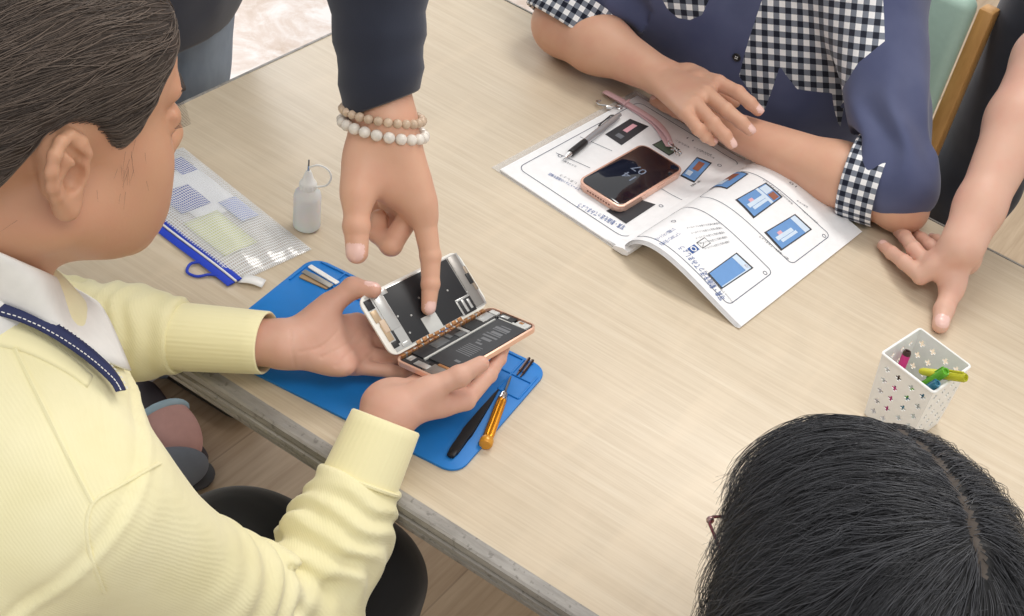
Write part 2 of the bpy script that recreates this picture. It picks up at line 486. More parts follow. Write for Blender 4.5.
# --- black tweezers on the mat
def seg_root(name, pa, pb, z, label, cat, group=None):
    a = at(*pa, z); b = at(*pb, z); r = root_at(name, a, b-a, label, cat, group); return r, float(np.linalg.norm(b-a))
tw, L = seg_root('tweezers', (449.5, 459), (498, 392), MZ, 'black anti-static tweezers lying on the blue mat beside the gold screwdriver', 'tweezers')
MATB = plain('matt_black_metal', (34, 34, 36), .42, .3)
for s in (1, -1):
    n = 14; V = []; 
    for i in range(n+1):
        u = i/n; x = L*u
        hw = (.0050*min(1, (u/.04+.15)**.5)) if u < .35 else .0050*(1-(u-.35)/.65)**.9+.0006
        zc = .0032 + s*(.0008 + .0022*math.sin(min(1, u*1.05)*math.pi))
        for (yy, zz) in ((-hw, -.0006), (hw, -.0006), (hw, .0006), (-hw, .0006)): V.append((x, yy, zc+zz))
    F = [(4*i+k, 4*i+(k+1) % 4, 4*i+4+(k+1) % 4, 4*i+4+k) for i in range(n) for k in range(4)] + [(3, 2, 1, 0), (4*n, 4*n+1, 4*n+2, 4*n+3)]
    link_mesh('arm', V, F, MATB, tw, smooth=False)
m = MB(); m.box((.006, 0, .0032), (.010, .0085, .0045), .0012); m.build('end_block', MATB, tw)

# --- gold screwdriver
GOLD = plain('gold_anodised', (224, 150, 32), .22, .75); AMB = plain('amber_cap', (214, 150, 48), .3, .2)
a = at(485.5, 444, .007); b = at(511, 376, .004+MZ)
sd = root_at('screwdriver', a, b-a, 'small gold fluted screwdriver with amber end cap, half off the blue mat', 'screwdriver')
L = float(np.linalg.norm(b-a)); RX = Matrix.Rotation(math.radians(90), 4, 'Y')
hl = L*.66
V = []; n = 48; xs = [(0.007, .82), (.010, .98), (.02, 1), (hl*.8, .96), (hl*.9, .90), (hl*.97, .86)]
for (x, k) in xs:
    for i in range(n):
        an = 2*math.pi*i/n; r = .0058*k*(1-.10*(1+math.cos(an*12))/2*(1 if .009 < x < hl*.95 else 0))
        V.append((x, r*math.cos(an), r*math.sin(an)))
F = [(j*n+i, j*n+(i+1) % n, (j+1)*n+(i+1) % n, (j+1)*n+i) for j in range(len(xs)-1) for i in range(n)] + [tuple(range(n))[::-1], tuple(range((len(xs)-1)*n, len(xs)*n))]
link_mesh('handle', V, F, GOLD, sd, smooth=False)
MB().lathe([(0, -.002), (.0062, -.0018), (.0073, -.0002), (.0073, .0055), (.0064, .0075), (.004, .0085), (.004, .010), (0, .010)], 28, RX).build('end_cap', AMB, sd)
MB().lathe([(0, hl*.95), (.0052, hl*.95), (.0054, hl*.99), (.0042, hl*1.03), (.0046, hl*1.07), (.0028, hl*1.14), (0, hl*1.14)], 24, RX).build('collar', CHROME, sd)
MB().lathe([(0, hl*1.1), (.0013, hl*1.1), (.0013, L*.93), (.0008, L), (0, L)], 14, RX).build('shaft', GREYM, sd)

# --- two loose driver bits
DBIT = plain('dark_steel_bit', (70, 52, 48), .3, .8)
for i, (pa, pb, lab) in enumerate((((517.0, 375.0), (529.5, 358.0), 'dark screwdriver bit lying in the mat tray, the one nearer the gold screwdriver'), ((520.5, 377.0), (533, 360.0), 'dark screwdriver bit lying in the mat tray, the one nearer the mat corner'))):
    r, L = seg_root('driver_bit', pa, pb, MZ+.0022, lab, 'driver bit', 'driver bits in the mat tray')
    o = MB().lathe([(0, 0), (.0009, 0), (.0012, .006), (.0019, .008), (.0019, L-.001), (.0015, L), (0, L)], 6, RX).build('bit', DBIT, None, smooth=False)
    o.name = 'driver_bit_tmp'; o.matrix_basis = r.matrix_basis.copy()
    for k in ('label', 'category', 'group'): o[k] = r[k]
    bpy.data.objects.remove(r); o.name = 'driver_bit'

# --- three thin strips on the mat corner
def strip_thing(name, pa, pb, z, wid, th, mt, label, cat, notch=False):
    a = at(*pa, z); b = at(*pb, z); L = float(np.linalg.norm(b-a))
    Xv, Y, Zv = frame_zx((0, 0, 1), b-a)
    m = MB(); m.prism([(0, -wid/2), (L, -wid/2), (L, wid/2), (L*.3, wid/2), (L*.28, wid*.38), (0, wid*.38)] if notch else rrect(L, wid, wid*.2, 3, L/2, 0), 0, th, th*.2)
    o = m.build(name, mt); o.matrix_basis = mat_from(a, Xv, Y, Zv); return tag(o, label, cat)
strip_thing('plastic_spatula', (309.5, 266.5), (337.8, 284), MZ+.0004, .0062, .0016, WHITE, 'white flat plastic strip lying in the upper corner of the blue mat', 'strip')
strip_thing('metal_shield_plate', (303.5, 271.0), (331.5, 286.5), MZ+.0022, .0072, .001, plain('shield_grey', (158, 155, 148), .4, .3), 'grey thin metal plate lying between the white strip and the brown plate', 'metal plate', True)
strip_thing('brown_plate', (300.5, 276.0), (328.5, 288.3), MZ+.0002, .0072, .0014, plain('brown_film', (166, 138, 104), .55), 'brown thin plate tucked under the grey metal plate on the mat', 'plate')

# --- dropper bottle
bo = at(306.6, 226.5)
bt = root_at('dropper_bottle', bo, (1, 0, 0), 'small clear squeeze bottle with needle tip and looped white cap cord', 'bottle')
t = NT('frosted_plastic'); t.set(color=srgb(246, 246, 246), rough=.45, trans=.35, ior=1.2, sss=.3, spec=.4); FROST = t.m
t = NT('clear_liquid'); t.set(color=srgb(248, 248, 250), rough=.08, trans=.9, ior=1.33); LIQ = t.m
MB().lathe([(0, .0006), (.0135, .0006), (.0155, .003), (.0155, .046), (.0145, .051), (.0105, .0555), (.0085, .058), (.0085, .062), (0, .062)], 32).build('body', FROST, bt)
MB().lathe([(0, .002), (.0125, .002), (.0144, .0038), (.0144, .027), (0, .027)], 32).build('liquid', LIQ, bt)
m = MB(); m.lathe([(0, .0575), (.0092, .0575), (.0094, .066), (.0082, .068), (.0066, .070), (.0042, .079), (.0026, .083), (0, .083)], 24)
for i in range(16):
    an = 2*math.pi*i/16; m.box((.0094*math.cos(an), .0094*math.sin(an), .0618), (.0012, .0009, .007), 0, Matrix.Rotation(an, 3, 'Z'))
m.build('cap', WHITE, bt)
MB().lathe([(0, .081), (.0009, .081), (.0009, .098), (0, .098)], 10).build('needle', GREYM, bt)
MB().lathe([(0, .083), (.0016, .083), (.0013, .090), (0, .090)], 10).build('tip_sleeve', CHROME, bt)
pts = spline([(.001, 0, .088), (.010, .004, .094), (.020, .008, .092), (.0245, .010, .082), (.021, .008, .070), (.0125, .004, .0645), (.008, .002, .064)], 6)
MB().tube(pts, .0012, 8).build('cap_cord', WHITE, bt)

# --- mesh zip pouch with its contents
PA, PB, PC, PD = at(183, 148), at(311.5, 250), at(232, 286), at(70, 178)
PD = PA + (PC-PB)*1.06 + np.array([-.004, .0, 0])
def pouch_pt(u, v, top=True):
    p = lerp(lerp(PA, PB, u), lerp(PD, PC, u), v)
    e = min(u, 1-u)*2; f = min(v, 1-v)*2
    hgt = .0105*(min(1, e*3)**.6)*(min(1, f*2.6)**.6) + .0010*math.sin(u*19+v*5)*min(1, e*4)*min(1, f*4) + .0009*math.sin(v*23-u*9)*min(1, e*4)*min(1, f*4)
    p = p.copy(); p[2] = TZ + (.0012 + max(0, hgt) if top else .0006); return p
t = NT('clear_mesh_vinyl'); uvn = t.n('ShaderNodeUVMap'); sx, sy, _ = t.sep(uvn.outputs[0])
def saw(v, n): return t.math('FRACT', t.math('MULTIPLY', v, n))
gx = t.math('LESS_THAN', saw(sx, 62), .24); gy = t.math('LESS_THAN', saw(sy, 40), .26)
grid = t.math('MAXIMUM', gx, gy)
t.set(color=srgb(240, 242, 244), rough=.10, spec=.9); n = t.noise(60, 2); t.bump(n, .25, .002)
tr = t.n('ShaderNodeBsdfTransparent'); tr.inputs[0].default_value = (.97, .97, .97, 1); mx = t.n('ShaderNodeMixShader')
t.l(t.math('MULTIPLY_ADD', grid, .62, .20), mx.inputs[0]); t.l(tr.outputs[0], mx.inputs[1]); t.l(t.b.outputs[0], mx.inputs[2]); t.l(mx.outputs[0], t.out.inputs[0])
MESHV = t.m
po = root_at('zip_pouch', (PA+PC)/2*np.array([1, 1, 0])+np.array([0, 0, TZ]), (1, 0, 0), 'clear mesh vinyl zip pouch with blue zipper lying near the dropper bottle', 'pouch')
inv = np.array(po.matrix_basis.inverted())
def loc(V): V = np.asarray(V, float); return V @ inv[:3, :3].T + inv[:3, 3]
def sheet(name, top):
    nu, nv = 44, 26; V = [pouch_pt(i/nu, j/nv*.93, top) for j in range(nv+1) for i in range(nu+1)]
    F = [(j*(nu+1)+i, (j+1)*(nu+1)+i, (j+1)*(nu+1)+i+1, j*(nu+1)+i+1) for j in range(nv) for i in range(nu)]
    o = link_mesh(name, loc(V), F, MESHV, po); ul = o.data.uv_layers.new(name='uv')
    for lp in o.data.loops:
        k = lp.vertex_index; ul.data[lp.index].uv = ((k % (nu+1))/nu, (k//(nu+1))/nv)
    return o
sheet('front_panel', True); sheet('back_panel', False)
ZB = plain('blue_zip_tape', (28, 62, 190), .6)
ed = nrm(PC-PD); pr = nrm(PC-PB); Zp = np.array([0, 0, 1])
for (o0, o1, z) in ((-.013, -.0065, .004), (-.004, .006, .0028)):
    c0 = PD + pr*(o0+o1)/2 + Zp*z; c1 = PC + pr*(o0+o1)/2 + Zp*z
    m = MB(); m.tube([loc(lerp(c0, c1, q)+Zp*.0012*math.sin(q*9)) for q in np.linspace(0, 1, 24)], [(abs(o1-o0)/2, .0011)]*24, 10, flat=pr); m.build('zip_tape', ZB, po)
m = MB(); m.tube([loc(lerp(PD, PC, q) + pr*-.0052 + Zp*(.0042+.001*math.sin(q*9))) for q in np.linspace(0, 1, 24)], .0013, 8); m.build('zip_teeth', WHITE, po)
cpt = lerp(PD, PC, .80) + pr*.003
pts = spline([cpt+Zp*.004, cpt+pr*.010-ed*.004+Zp*.003, cpt+pr*.020+ed*.004+Zp*.002, cpt+pr*.017+ed*.016+Zp*.002, cpt+pr*.006+ed*.022+Zp*.003, cpt+ed*.030+Zp*.004], 6)
MB().tube([loc(p) for p in pts], .0016, 8).build('zip_pull_cord', ZB, po)
tg = at(241, 279, .003); tgx = nrm(at(262, 284, .003)-at(240, 279, .003))
V = []; 
for i in range(9):
    u = i/8; c = tg + tgx*.0255*u; z = .0035+.004*math.sin(u*math.pi)*.6
    for s in (-1, 1): V.append(c + np.cross(Zp, tgx)*s*.0068 + Zp*(z-.0035))
F = [(2*i, 2*i+1, 2*i+3, 2*i+2) for i in range(8)]
o = link_mesh('fabric_tag', loc(V), F, WHITE, po); so = o.modifiers.new('t', 'SOLIDIFY'); so.thickness = .0008
# contents
CARD = plain('white_card', (240, 242, 246), .5); CBLUE = plain('printed_blue', (58, 84, 176), .5); CGREEN = plain('pale_yellow_green', (214, 220, 150), .5); CLILAC = plain('lilac_print', (150, 165, 220), .5)
def content(name, u0, v0, u1, v1, z, mt, label, cat):
    V = []; nu, nv = 8, 6
    for j in range(nv+1):
        for i in range(nu+1):
            p = pouch_pt(u0+(u1-u0)*i/nu, v0+(v1-v0)*j/nv, False); p[2] = TZ+z; V.append(p)
    F = [(j*(nu+1)+i, (j+1)*(nu+1)+i, (j+1)*(nu+1)+i+1, j*(nu+1)+i+1) for j in range(nv) for i in range(nu)]
    o = link_mesh(name, V, F, mt); so = o.modifiers.new('t', 'SOLIDIFY'); so.thickness = .0012; so.offset = 1; return tag(o, label, cat)
content('plastic_card', .16, .10, .55, .62, .0012, CARD, 'white card inside the mesh pouch behind its blue printed leaflet', 'card')
content('leaflet', .28, .36, .46, .70, .0030, CBLUE, 'blue printed leaflet showing through the middle of the mesh pouch', 'leaflet')
content('sticker_sheet', .48, .10, .66, .30, .0030, CLILAC, 'lilac blue sheet showing through the far side of the mesh pouch', 'paper sheet')
content('packet', .52, .38, .82, .78, .0018, CGREEN, 'pale yellow green packet showing through the mesh pouch near its tag', 'packet')
content('label_strip', .07, .12, .20, .30, .0016, CBLUE, 'blue printed strip showing through the far corner of the mesh pouch', 'paper strip')
# ------------------------------------------------------------------ booklet, phone in case, strap, pen
S0 = at(622, 252); E1 = nrm(at(637, 97.3)-at(500.2, 171.1)); E2 = nrm(at(738, 325)-S0); E2 = nrm(E2 - E1*(E2 @ E1)*.9)
LEFT = nrm(at(500.2, 171.1)-S0)
PW, PH = .21, .297
def left_pt(u, v, dz=0):
    z = .0034 + .004*max(0, 1-u/.035)**2
    return S0 + LEFT*u + E1*v + np.array([0, 0, z+dz])
_prof = {}
def _curve(hh, reach):
    """arc-length table of the lifted page"""
    key = (round(hh, 4), round(reach, 4))
    if key not in _prof:
        x = np.linspace(0, 1, 200); z = hh*np.sin(np.pi*x**.56)*(1-.25*x) + .0025
        z[0] = .0075
        s = np.r_[0, np.cumsum(np.hypot(np.diff(x*reach), np.diff(z)))]
        _prof[key] = (s, x*reach, z)
    return _prof[key]
def right_pt(u, v, dz=0):
    q = v/PH; hh = .040*(1-q)+.030*q; reach = .187*(1-q)+.192*q
    s, X, Z = _curve(hh, reach); ss = u/PW*s[-1]
    x = np.interp(ss, s, X); z = np.interp(ss, s, Z)
    z2 = np.interp(ss+.001, s, Z); x2 = np.interp(ss+.001, s, X); n = np.array([-(z2-z), x2-x]); n = n/(np.linalg.norm(n)+1e-9)
    x += n[0]*dz; z += n[1]*dz
    return S0 + E2*x + E1*v + np.array([0, 0, z])
def inv_pt(f, px, py):
    u, v = .1, .15
    for _ in range(30):
        a = np.array(pix(f(u, v))); r = np.array([px, py])-a
        J = np.stack([(np.array(pix(f(u+1e-4, v)))-a)/1e-4, (np.array(pix(f(u, v+1e-4)))-a)/1e-4], 1)
        d = np.linalg.solve(J, r); d = np.clip(d, -.03, .03); u = min(max(u+d[0], .0005), PW); v = min(max(v+d[1], 0), PH)
    return u, v
PAPER = plain('white_paper', (240, 240, 242), .6); INKB = plain('blue_ink', (40, 82, 150), .6); INKG = plain('grey_ink', (110, 114, 122), .6); INKD = plain('dark_print', (46, 48, 54), .5)
SCRB = plain('screen_blue_print', (104, 150, 206), .6); LINE = plain('frame_line_ink', (84, 92, 110), .6); BROWN = plain('brown_print', (150, 92, 70), .6); GREEN = plain('green_print', (92, 108, 92), .6); PINKP = plain('pink_print', (226, 170, 182), .6); LBL = plain('light_blue_print', (205, 222, 240), .6)
BMATS = [PAPER, INKB, INKG, INKD, SCRB, LINE, BROWN, GREEN, PINKP, LBL]
class Page:
    """page surface plus its printing, all in one mesh"""
    def __init__(s, f, nu=60, nv=20):
        s.f = f; s.V = [f(PW*i/nu, PH*j/nv) for j in range(nv+1) for i in range(nu+1)]
        s.F = [(j*(nu+1)+i, j*(nu+1)+i+1, (j+1)*(nu+1)+i+1, (j+1)*(nu+1)+i) for j in range(nv) for i in range(nu)]; s.M = [0]*len(s.F)
    def quad(s, q, mi, lift=.0004, n=8, box=(0, 0, 1, 1)):
        """q: four (u, v) corners; box: sub-rectangle of it"""
        b = len(s.V)
        for j in range(n+1):
            for i in range(n+1):
                a = box[0]+(box[2]-box[0])*i/n; c = box[1]+(box[3]-box[1])*j/n
                p = lerp(lerp(q[0], q[1], a), lerp(q[3], q[2], a), c); s.V.append(s.f(p[0], p[1], lift))
        for j in range(n):
            for i in range(n): s.F.append((b+j*(n+1)+i, b+j*(n+1)+i+1, b+(j+1)*(n+1)+i+1, b+(j+1)*(n+1)+i)); s.M.append(mi)
    def line(s, pts, w, mi, lift=.0004):
        b = len(s.V); P = np.array(pts); N = len(P)
        for i in range(N):
            t = P[min(i+1, N-1)]-P[max(i-1, 0)]; t = t/(np.linalg.norm(t)+1e-9); n = np.array([-t[1], t[0]])
            for sg in (-1, 1): q = P[i]+n*sg*w/2; s.V.append(s.f(q[0], q[1], lift))
        for i in range(N-1): s.F.append((b+2*i, b+2*i+1, b+2*i+3, b+2*i+2)); s.M.append(mi)
    def frame(s, u0, v0, u1, v1, r=.01, w=.0011, mi=5):
        pts = rrect(u1-u0, v1-v0, r, 5, (u0+u1)/2, (v0+v1)/2); pts.append(pts[0])
        P = []
        for a, b in zip(pts, pts[1:]):
            n = max(1, int(math.dist(a, b)/.006)); P += [tuple(lerp(a, b, k/n)) for k in range(n)]
        P.append(pts[0]); s.line(P, w, mi)
    def text(s, txt, p0, p1, size, mi, lift=.0005):
        """text whose baseline runs from p0 to p1 in (u, v), scaled to end at p1"""
        V, F = text_mesh(txt)
        if not len(V): return
        w = V[:, 0].max(); p0 = np.array(p0); d = np.array(p1)-p0; L = np.linalg.norm(d); d = d/L; n = s.side*np.array([-d[1], d[0]])
        b = len(s.V)
        for v in V:
            q = p0 + d*(v[0]/w*L) + n*(v[1]*size); s.V.append(s.f(min(max(q[0], 0), PW), min(max(q[1], 0), PH), lift))
        for f in F: s.F.append(tuple(b+i for i in f)); s.M.append(mi)
    side = 1
def text_mesh(txt, res=2):
    cu = bpy.data.curves.new('txt', 'FONT'); cu.body = txt; cu.resolution_u = res; cu.size = 1
    o = bpy.data.objects.new('txt', cu); COL.objects.link(o)
    bpy.context.view_layer.update()
    me = bpy.data.meshes.new_from_object(o.evaluated_get(bpy.context.evaluated_depsgraph_get()))
    V = np.array([v.co[:] for v in me.vertices]).reshape(-1, 3); F = [tuple(p.vertices) for p in me.polygons]
    bpy.data.objects.remove(o); bpy.data.curves.remove(cu); bpy.data.meshes.remove(me)
    if len(V): V[:, 0] -= V[:, 0].min()
    return V, F
bk = root_at('booklet', S0, E1, 'open instruction booklet with blue phone screenshots lying before folded arms', 'booklet')
binv = np.array(bk.matrix_basis.inverted())
def bloc(V): V = np.asarray(V, float); return V @ binv[:3, :3].T + binv[:3, 3]

RP = Page(right_pt); RP.side = 1
ip = lambda x, y: inv_pt(right_pt, x, y)
def pic(P, inv, quad, style):
    q = [inv(*c) for c in quad]
    P.quad(q, 3, .0004); P.quad(q, 4, .0007, box=(.05, .05, .95, .95))
    for (bx, mi) in style: P.quad(q, mi, .0010, 4, bx)
shot = [((.80, .08, .95, .92), 9), ((.84, .62, .92, .84), 6)]
pic(RP, ip, ((707, 274), (736.5, 252.6), (753.4, 268), (721, 289.6)), [((.06, .90, .94, .95), 9), ((.80, .06, .95, .95), 9), ((.84, .66, .92, .9), 6)])
chat = [((.12, .42, .62, .60), 9), ((.18, .62, .66, .76), 9), ((.24, .28, .36, .42), 8), ((.80, .06, .95, .95), 9), ((.84, .66, .92, .9), 6)]
pic(RP, ip, ((764, 232.5), (795, 214), (812, 229.5), (781, 251)), chat)
pic(RP, ip, ((735, 200), (765.8, 182.6), (782.7, 197), (753.4, 218.7)), chat[:3]+[((.62, .05, .70, .95), 9), ((.72, .1, .94, .5), 9), ((.74, .55, .92, .9), 6)])
pic(RP, ip, ((701, 191), (730, 174), (748.8, 174), (727, 189.4)), [((.15, .3, .5, .6), 9), ((.4, .3, .85, .7), 6)])
qo = [ip(*c) for c in ((687, 249), (694, 244.5), (699.5, 249.5), (692.5, 254))]; RP.quad(qo, 1, .0006, 4)
oc = np.mean(qo, 0); RP.line([(oc[0]+.0036*math.cos(a), oc[1]+.0036*math.sin(a)) for a in np.linspace(0, 2*math.pi, 17)], .0016, 0, .0009)
qe = [ip(*c) for c in ((696.5, 243), (704.5, 237.8), (710.5, 243.2), (702.5, 248.4))]
RP.line(qe+[qe[0]], .0011, 3); RP.line([qe[0], lerp(qe[0], qe[2], .5), qe[3]], .0009, 3)
a = ip(770, 272.6); b = ip(727, 303.5); c = ip(636, 249)
RP.frame(.018, a[1]*0+b[1], a[0]+.002, a[1]+.004, .008)
a2 = ip(829, 235.6); b2 = ip(792, 261.8)
RP.frame(.018, b2[1]-.004, a2[0]+.001, a2[1]+.002, .008)
RP.text('写真・動画を送ってみましょう', ip(725.5, 298.5), ip(683, 246), .0125, 1)
RP.text('Outlookで写真を送りましょう', ip(733, 302), ip(704, 268), .0036, 2)
RP.text('スマートフォンで撮影した', ip(657, 241), ip(676, 229.5), .0066, 1); RP.text('写真を送ってみましょう。', ip(662, 246), ip(681, 234), .0066, 1)
for i in range(5):
    RP.text('メールアプリを使うと写真も動画も', ip(687+4.5*i, 229+5.2*i), ip(661+4.5*i, 219.5+5.2*i) if False else ip(720+2.5*i, 238-0*i+4.6*i-14), .0040, 2)
RP.text('操作・確認をしてみましょう', ip(789, 259), ip(760, 236), .0042, 3)
RP.text('画面の説明を見てみましょう', ip(793, 204), ip(764, 180), .0038, 2); RP.text('画面の手順', ip(808, 207), ip(797, 200), .0038, 2)
RP.text('送信ボタンを押す', ip(818, 223), ip(803, 210), .0040, 2)
RP.text('10', ip(797, 186.5), ip(790, 181.5), .0060, 2)
for (x, y) in ((824, 236), (765, 273), (659, 205)):
    c0 = ip(x, y); RP.line([(c0[0]+.0028*math.cos(q), c0[1]+.0028*math.sin(q)) for q in np.linspace(0, 2*math.pi, 11)], .001, 5)
link_mesh('right_page', bloc(RP.V), RP.F, BMATS, bk, smooth=True, fmat=RP.M)
# pages below
V = []; F = []
for k, (d, sh) in enumerate(((-.0011, .0012), (-.0022, .0026), (-.0033, .0042))):
    b = len(V); nu = 40
    for j in range(2):
        for i in range(nu+1):
            p = right_pt(PW*i/nu, PH*j, d) + E1*(-sh if j == 0 else 0) - E2*0; p[2] = max(p[2], TZ+.0006); V.append(p)
    F += [(b+i, b+i+1, b+nu+2+i, b+nu+1+i) for i in range(nu)]
o = link_mesh('lower_pages', bloc(V), F, PAPER, bk); so = o.modifiers.new('t', 'SOLIDIFY'); so.thickness = .0005
# folded spine of the loose sheets near the viewer
V = []
for v in (-.006, PH):
    for (u, z) in ((-.012, .002), (.004, .002), (.012, .0045), (.012, .010), (.004, .0118), (-.010, .0075)): V.append(S0 + E2*u + E1*v + np.array([0, 0, z]))
F = [(i, (i+1) % 6, 6+(i+1) % 6, 6+i) for i in range(6)] + [(5, 4, 3, 2, 1, 0), (6, 7, 8, 9, 10, 11)]
link_mesh('spine_fold', bloc(V), F, PAPER, bk, smooth=False)

LP = Page(left_pt); LP.side = -1
il = lambda x, y: inv_pt(left_pt, x, y)
pic(LP, il, ((683, 183), (683, 165), (698, 156.5), (711, 163)), []) if False else None
q = [il(*c) for c in ((606, 211), (634.6, 198), (655.7, 204.6), (626, 224))]; LP.quad(q, 3, .0005)
q = [il(*c) for c in ((605, 134.5), (630, 119), (648.7, 126.6), (621.5, 145.5))]; LP.quad(q, 3, .0005); LP.quad(q, 8, .0008, 3, (.45, .35, .85, .6)); LP.quad(q, 2, .0008, 3, (.15, .35, .3, .7))
q = [il(*c) for c in ((680, 176), (697, 157), (712, 163), (694, 183))]; LP.quad(q, 3, .0004); LP.quad(q, 4, .0007, 4, (.06, .06, .94, .94)); LP.quad(q, 6, .001, 4, (.45, .3, .85, .7)); LP.quad(q, 9, .0012, 3, (.15, .15, .35, .5))
q = [il(*c) for c in ((652, 145), (664, 139), (680, 150), (669, 156))]; LP.quad(q, 3, .0005); LP.quad(q, 7, .0008, 4, (.06, .06, .94, .94))
LP.frame(.010, .020, .198, .285, .012)
for pa, pb in (((580, 137), (612, 151)), ((556, 153), (590, 168)), ((655, 185), (682, 200))):
    a, b = il(*pa), il(*pb); LP.line([tuple(lerp(a, b, k/10)) for k in range(11)], .0009, 5)
LP.text('写真・動画を送ってみましょう', il(626, 226.5), il(580, 203.5), .0120, 1)
LP.text('スマートフォンの画面を確認', il(581, 189), il(550, 173), .0072, 1); LP.text('しましょう', il(577, 183), il(561, 174.5), .0055, 2)
LP.text('カメラを開く', il(577, 166.5), il(563, 159.5), .0050, 2); LP.text('動画を確認する', il(712, 155), il(694, 147), .0040, 2); LP.text('見てみましょう', il(715, 158), il(697, 150), .0040, 2)
LP.text('手順', il(700, 180), il(690, 186), .0040, 3)
LP.text('撮影する', il(655, 121), il(641, 114.5), .0045, 2); LP.text('写真を選ぶ', il(690, 147), il(676, 140), .0045, 2)
LP.text('11', il(694, 140.5), il(687.5, 137.3), .0060, 2)
for (x, y) in ((719.5, 165.5), (661, 206), (560, 156)):
    c0 = il(x, y); LP.line([(c0[0]+.0028*math.cos(q_), c0[1]+.0028*math.sin(q_)) for q_ in np.linspace(0, 2*math.pi, 11)], .001, 5)
link_mesh('left_page', bloc(LP.V), LP.F, BMATS, bk, smooth=True, fmat=LP.M)
V = []
for z in (.0008, .0033):
    for (u, v) in ((0, -.001), (PW, -.001), (PW, PH), (0, PH)): V.append(S0+LEFT*u+E1*v+np.array([0, 0, z]))
link_mesh('page_block', bloc(V), [(3, 2, 1, 0), (4, 5, 6, 7), (0, 1, 5, 4), (1, 2, 6, 5), (2, 3, 7, 6), (3, 0, 4, 7)], PAPER, bk, smooth=False)
t = NT('clear_film'); t.set(color=srgb(236, 236, 236), rough=.12, spec=.7); tr = t.n('ShaderNodeBsdfTransparent'); mx = t.n('ShaderNodeMixShader'); mx.inputs[0].default_value = .28
t.l(tr.outputs[0], mx.inputs[1]); t.l(t.b.outputs[0], mx.inputs[2]); t.l(mx.outputs[0], t.out.inputs[0])
V = [S0+LEFT*u+E1*v+np.array([0, 0, z]) for z in (.0003, .0007) for (u, v) in ((-.0, -.004), (PW+.012, -.004), (PW+.012, PH+.012), (0, PH+.012))]
link_mesh('clear_cover', bloc(V), [(3, 2, 1, 0), (4, 5, 6, 7), (0, 1, 5, 4), (1, 2, 6, 5), (2, 3, 7, 6), (3, 0, 4, 7)], t.m, bk, smooth=False)

# --- smartphone in rose gold case, on the left page
zb = .0042; zt = zb+.0125
q = [at(*c, zt) for c in ((580, 180.5), (621.5, 204.6), (683.7, 169.6), (641, 143))]
cen = sum(q)/4; dX = nrm((q[2]-q[1])+(q[3]-q[0])); 
ph = root_at('smartphone', cen*np.array([1, 1, 0])+np.array([0, 0, TZ+zb]), dX, 'smartphone in rose gold clear case lying face up on the open booklet', 'phone')
PLn, PWd = .140, .0735
ROSE = plain('rose_gold', (222, 182, 164), .3, .35)
t = NT('dark_glass'); t.set(color=srgb(14, 18, 30), rough=.06, spec=.6, coat=.6); DGLASS = t.m
MB().prism(rrect(PLn, PWd, .011, 8), 0, .0105, .0022).build('case', ROSE, ph)
m = MB(); m.prism(rrect(PLn+.0012, PWd+.0012, .0115, 8), .0082, .0112, .0006)
for i in range(7): m.box((-.052+.0*i, 0, 0), (0.0001, .0001, .0001))
m.build('case_rim', plain('rose_rim', (236, 190, 170), .25, .4), ph)
MB().prism(rrect(PLn-.005, PWd-.005, .009, 8), .0100, .0122, .0004).build('screen', DGLASS, ph)
V, F = text_mesh('14'); V2, F2 = text_mesh('07')
GREYT = plain('clock_grey', (118, 128, 148), .4)
def clock(V, F, cx, cy, size):
    w = V[:, 0].max(); V = V.copy(); V[:, 0] -= w/2; V[:, 1] -= V[:, 1].max()/2
    # text reads from the far side of the table: local +X of the phone is its bottom for us
    return [(cx - v[1]*size, cy + v[0]*size, .01235) for v in V], F
A, FA = clock(V, F, -.008, .0, .021); B2, FB = clock(V2, F2, .015, 0, .021)
o = link_mesh('clock_digits', A+B2, list(FA)+[tuple(i+len(A) for i in f) for f in FB], GREYT, ph, smooth=False); CLOCK = o
m = MB()
for i in range(9): m.box((-.0701+.0, -.018+i*.0045, .0052), (.0010, .0026, .0022), .0004)
m.build('speaker_slots', plain('slot_dark', (120, 70, 60), .5), ph)
for (x, L) in ((.02, .018), (-.02, .010)): MB().box((x, -.0372, .006), (L, .0012, .003), .0005).build('side_button', ROSE, ph)

# --- pink wrist strap with clasp
PINK = plain('pink_leather', (214, 178, 182), .5)
st = root_at('wrist_strap', at(640, 116, .006), (1, 0, 0), 'pink leather phone strap with metal clasp lying along the booklet edge', 'strap')
sinv = np.array(st.matrix_basis.inverted()); sl = lambda V: np.asarray(V, float) @ sinv[:3, :3].T + sinv[:3, 3]
pts = spline([at(606, 92, .011), at(620, 99.5, .010), at(640, 111, .009), at(656, 122, .010), at(666, 133, .013), at(671, 143, .013)], 8)
MB().tube(sl(pts), [(.0012, .0055)]*(len(pts)-16)+[(.0012, .0055-.0025*k/15) for k in range(16)], 10, flat=(0, 0, 1)).build('band', PINK, st)
pts = spline([at(604.5, 91.5, .006), at(620, 101, .006), at(640, 113.5, .006), at(655, 125, .006), at(663, 136, .008), at(669, 146, .011)], 8)
MB().tube(sl(pts), [(.0012, .0050)]*len(pts), 10, flat=(0, 0, 1)).build('band', PINK, st)
MB().tube(sl([at(624, 104, .0125), at(629, 100, .0125)]), [(.0022, .0018)]*2, 10).build('band_keeper', PINK, st)
m = MB()
for (x, y) in ((671, 144), (674, 149), (677, 153)):
    c = at(x, y, .012); m.tube(sl([c+np.array([.0045*math.cos(q_), .0035*math.sin(q_), .0022*math.sin(q_+x)]) for q_ in np.linspace(0, 2*math.pi, 13)[:-1]]), .0009, 6, closed=True)
m.sphere(sl([at(680, 153, .013)])[0], .003, 10); m.build('chain_ring', CHROME, st)
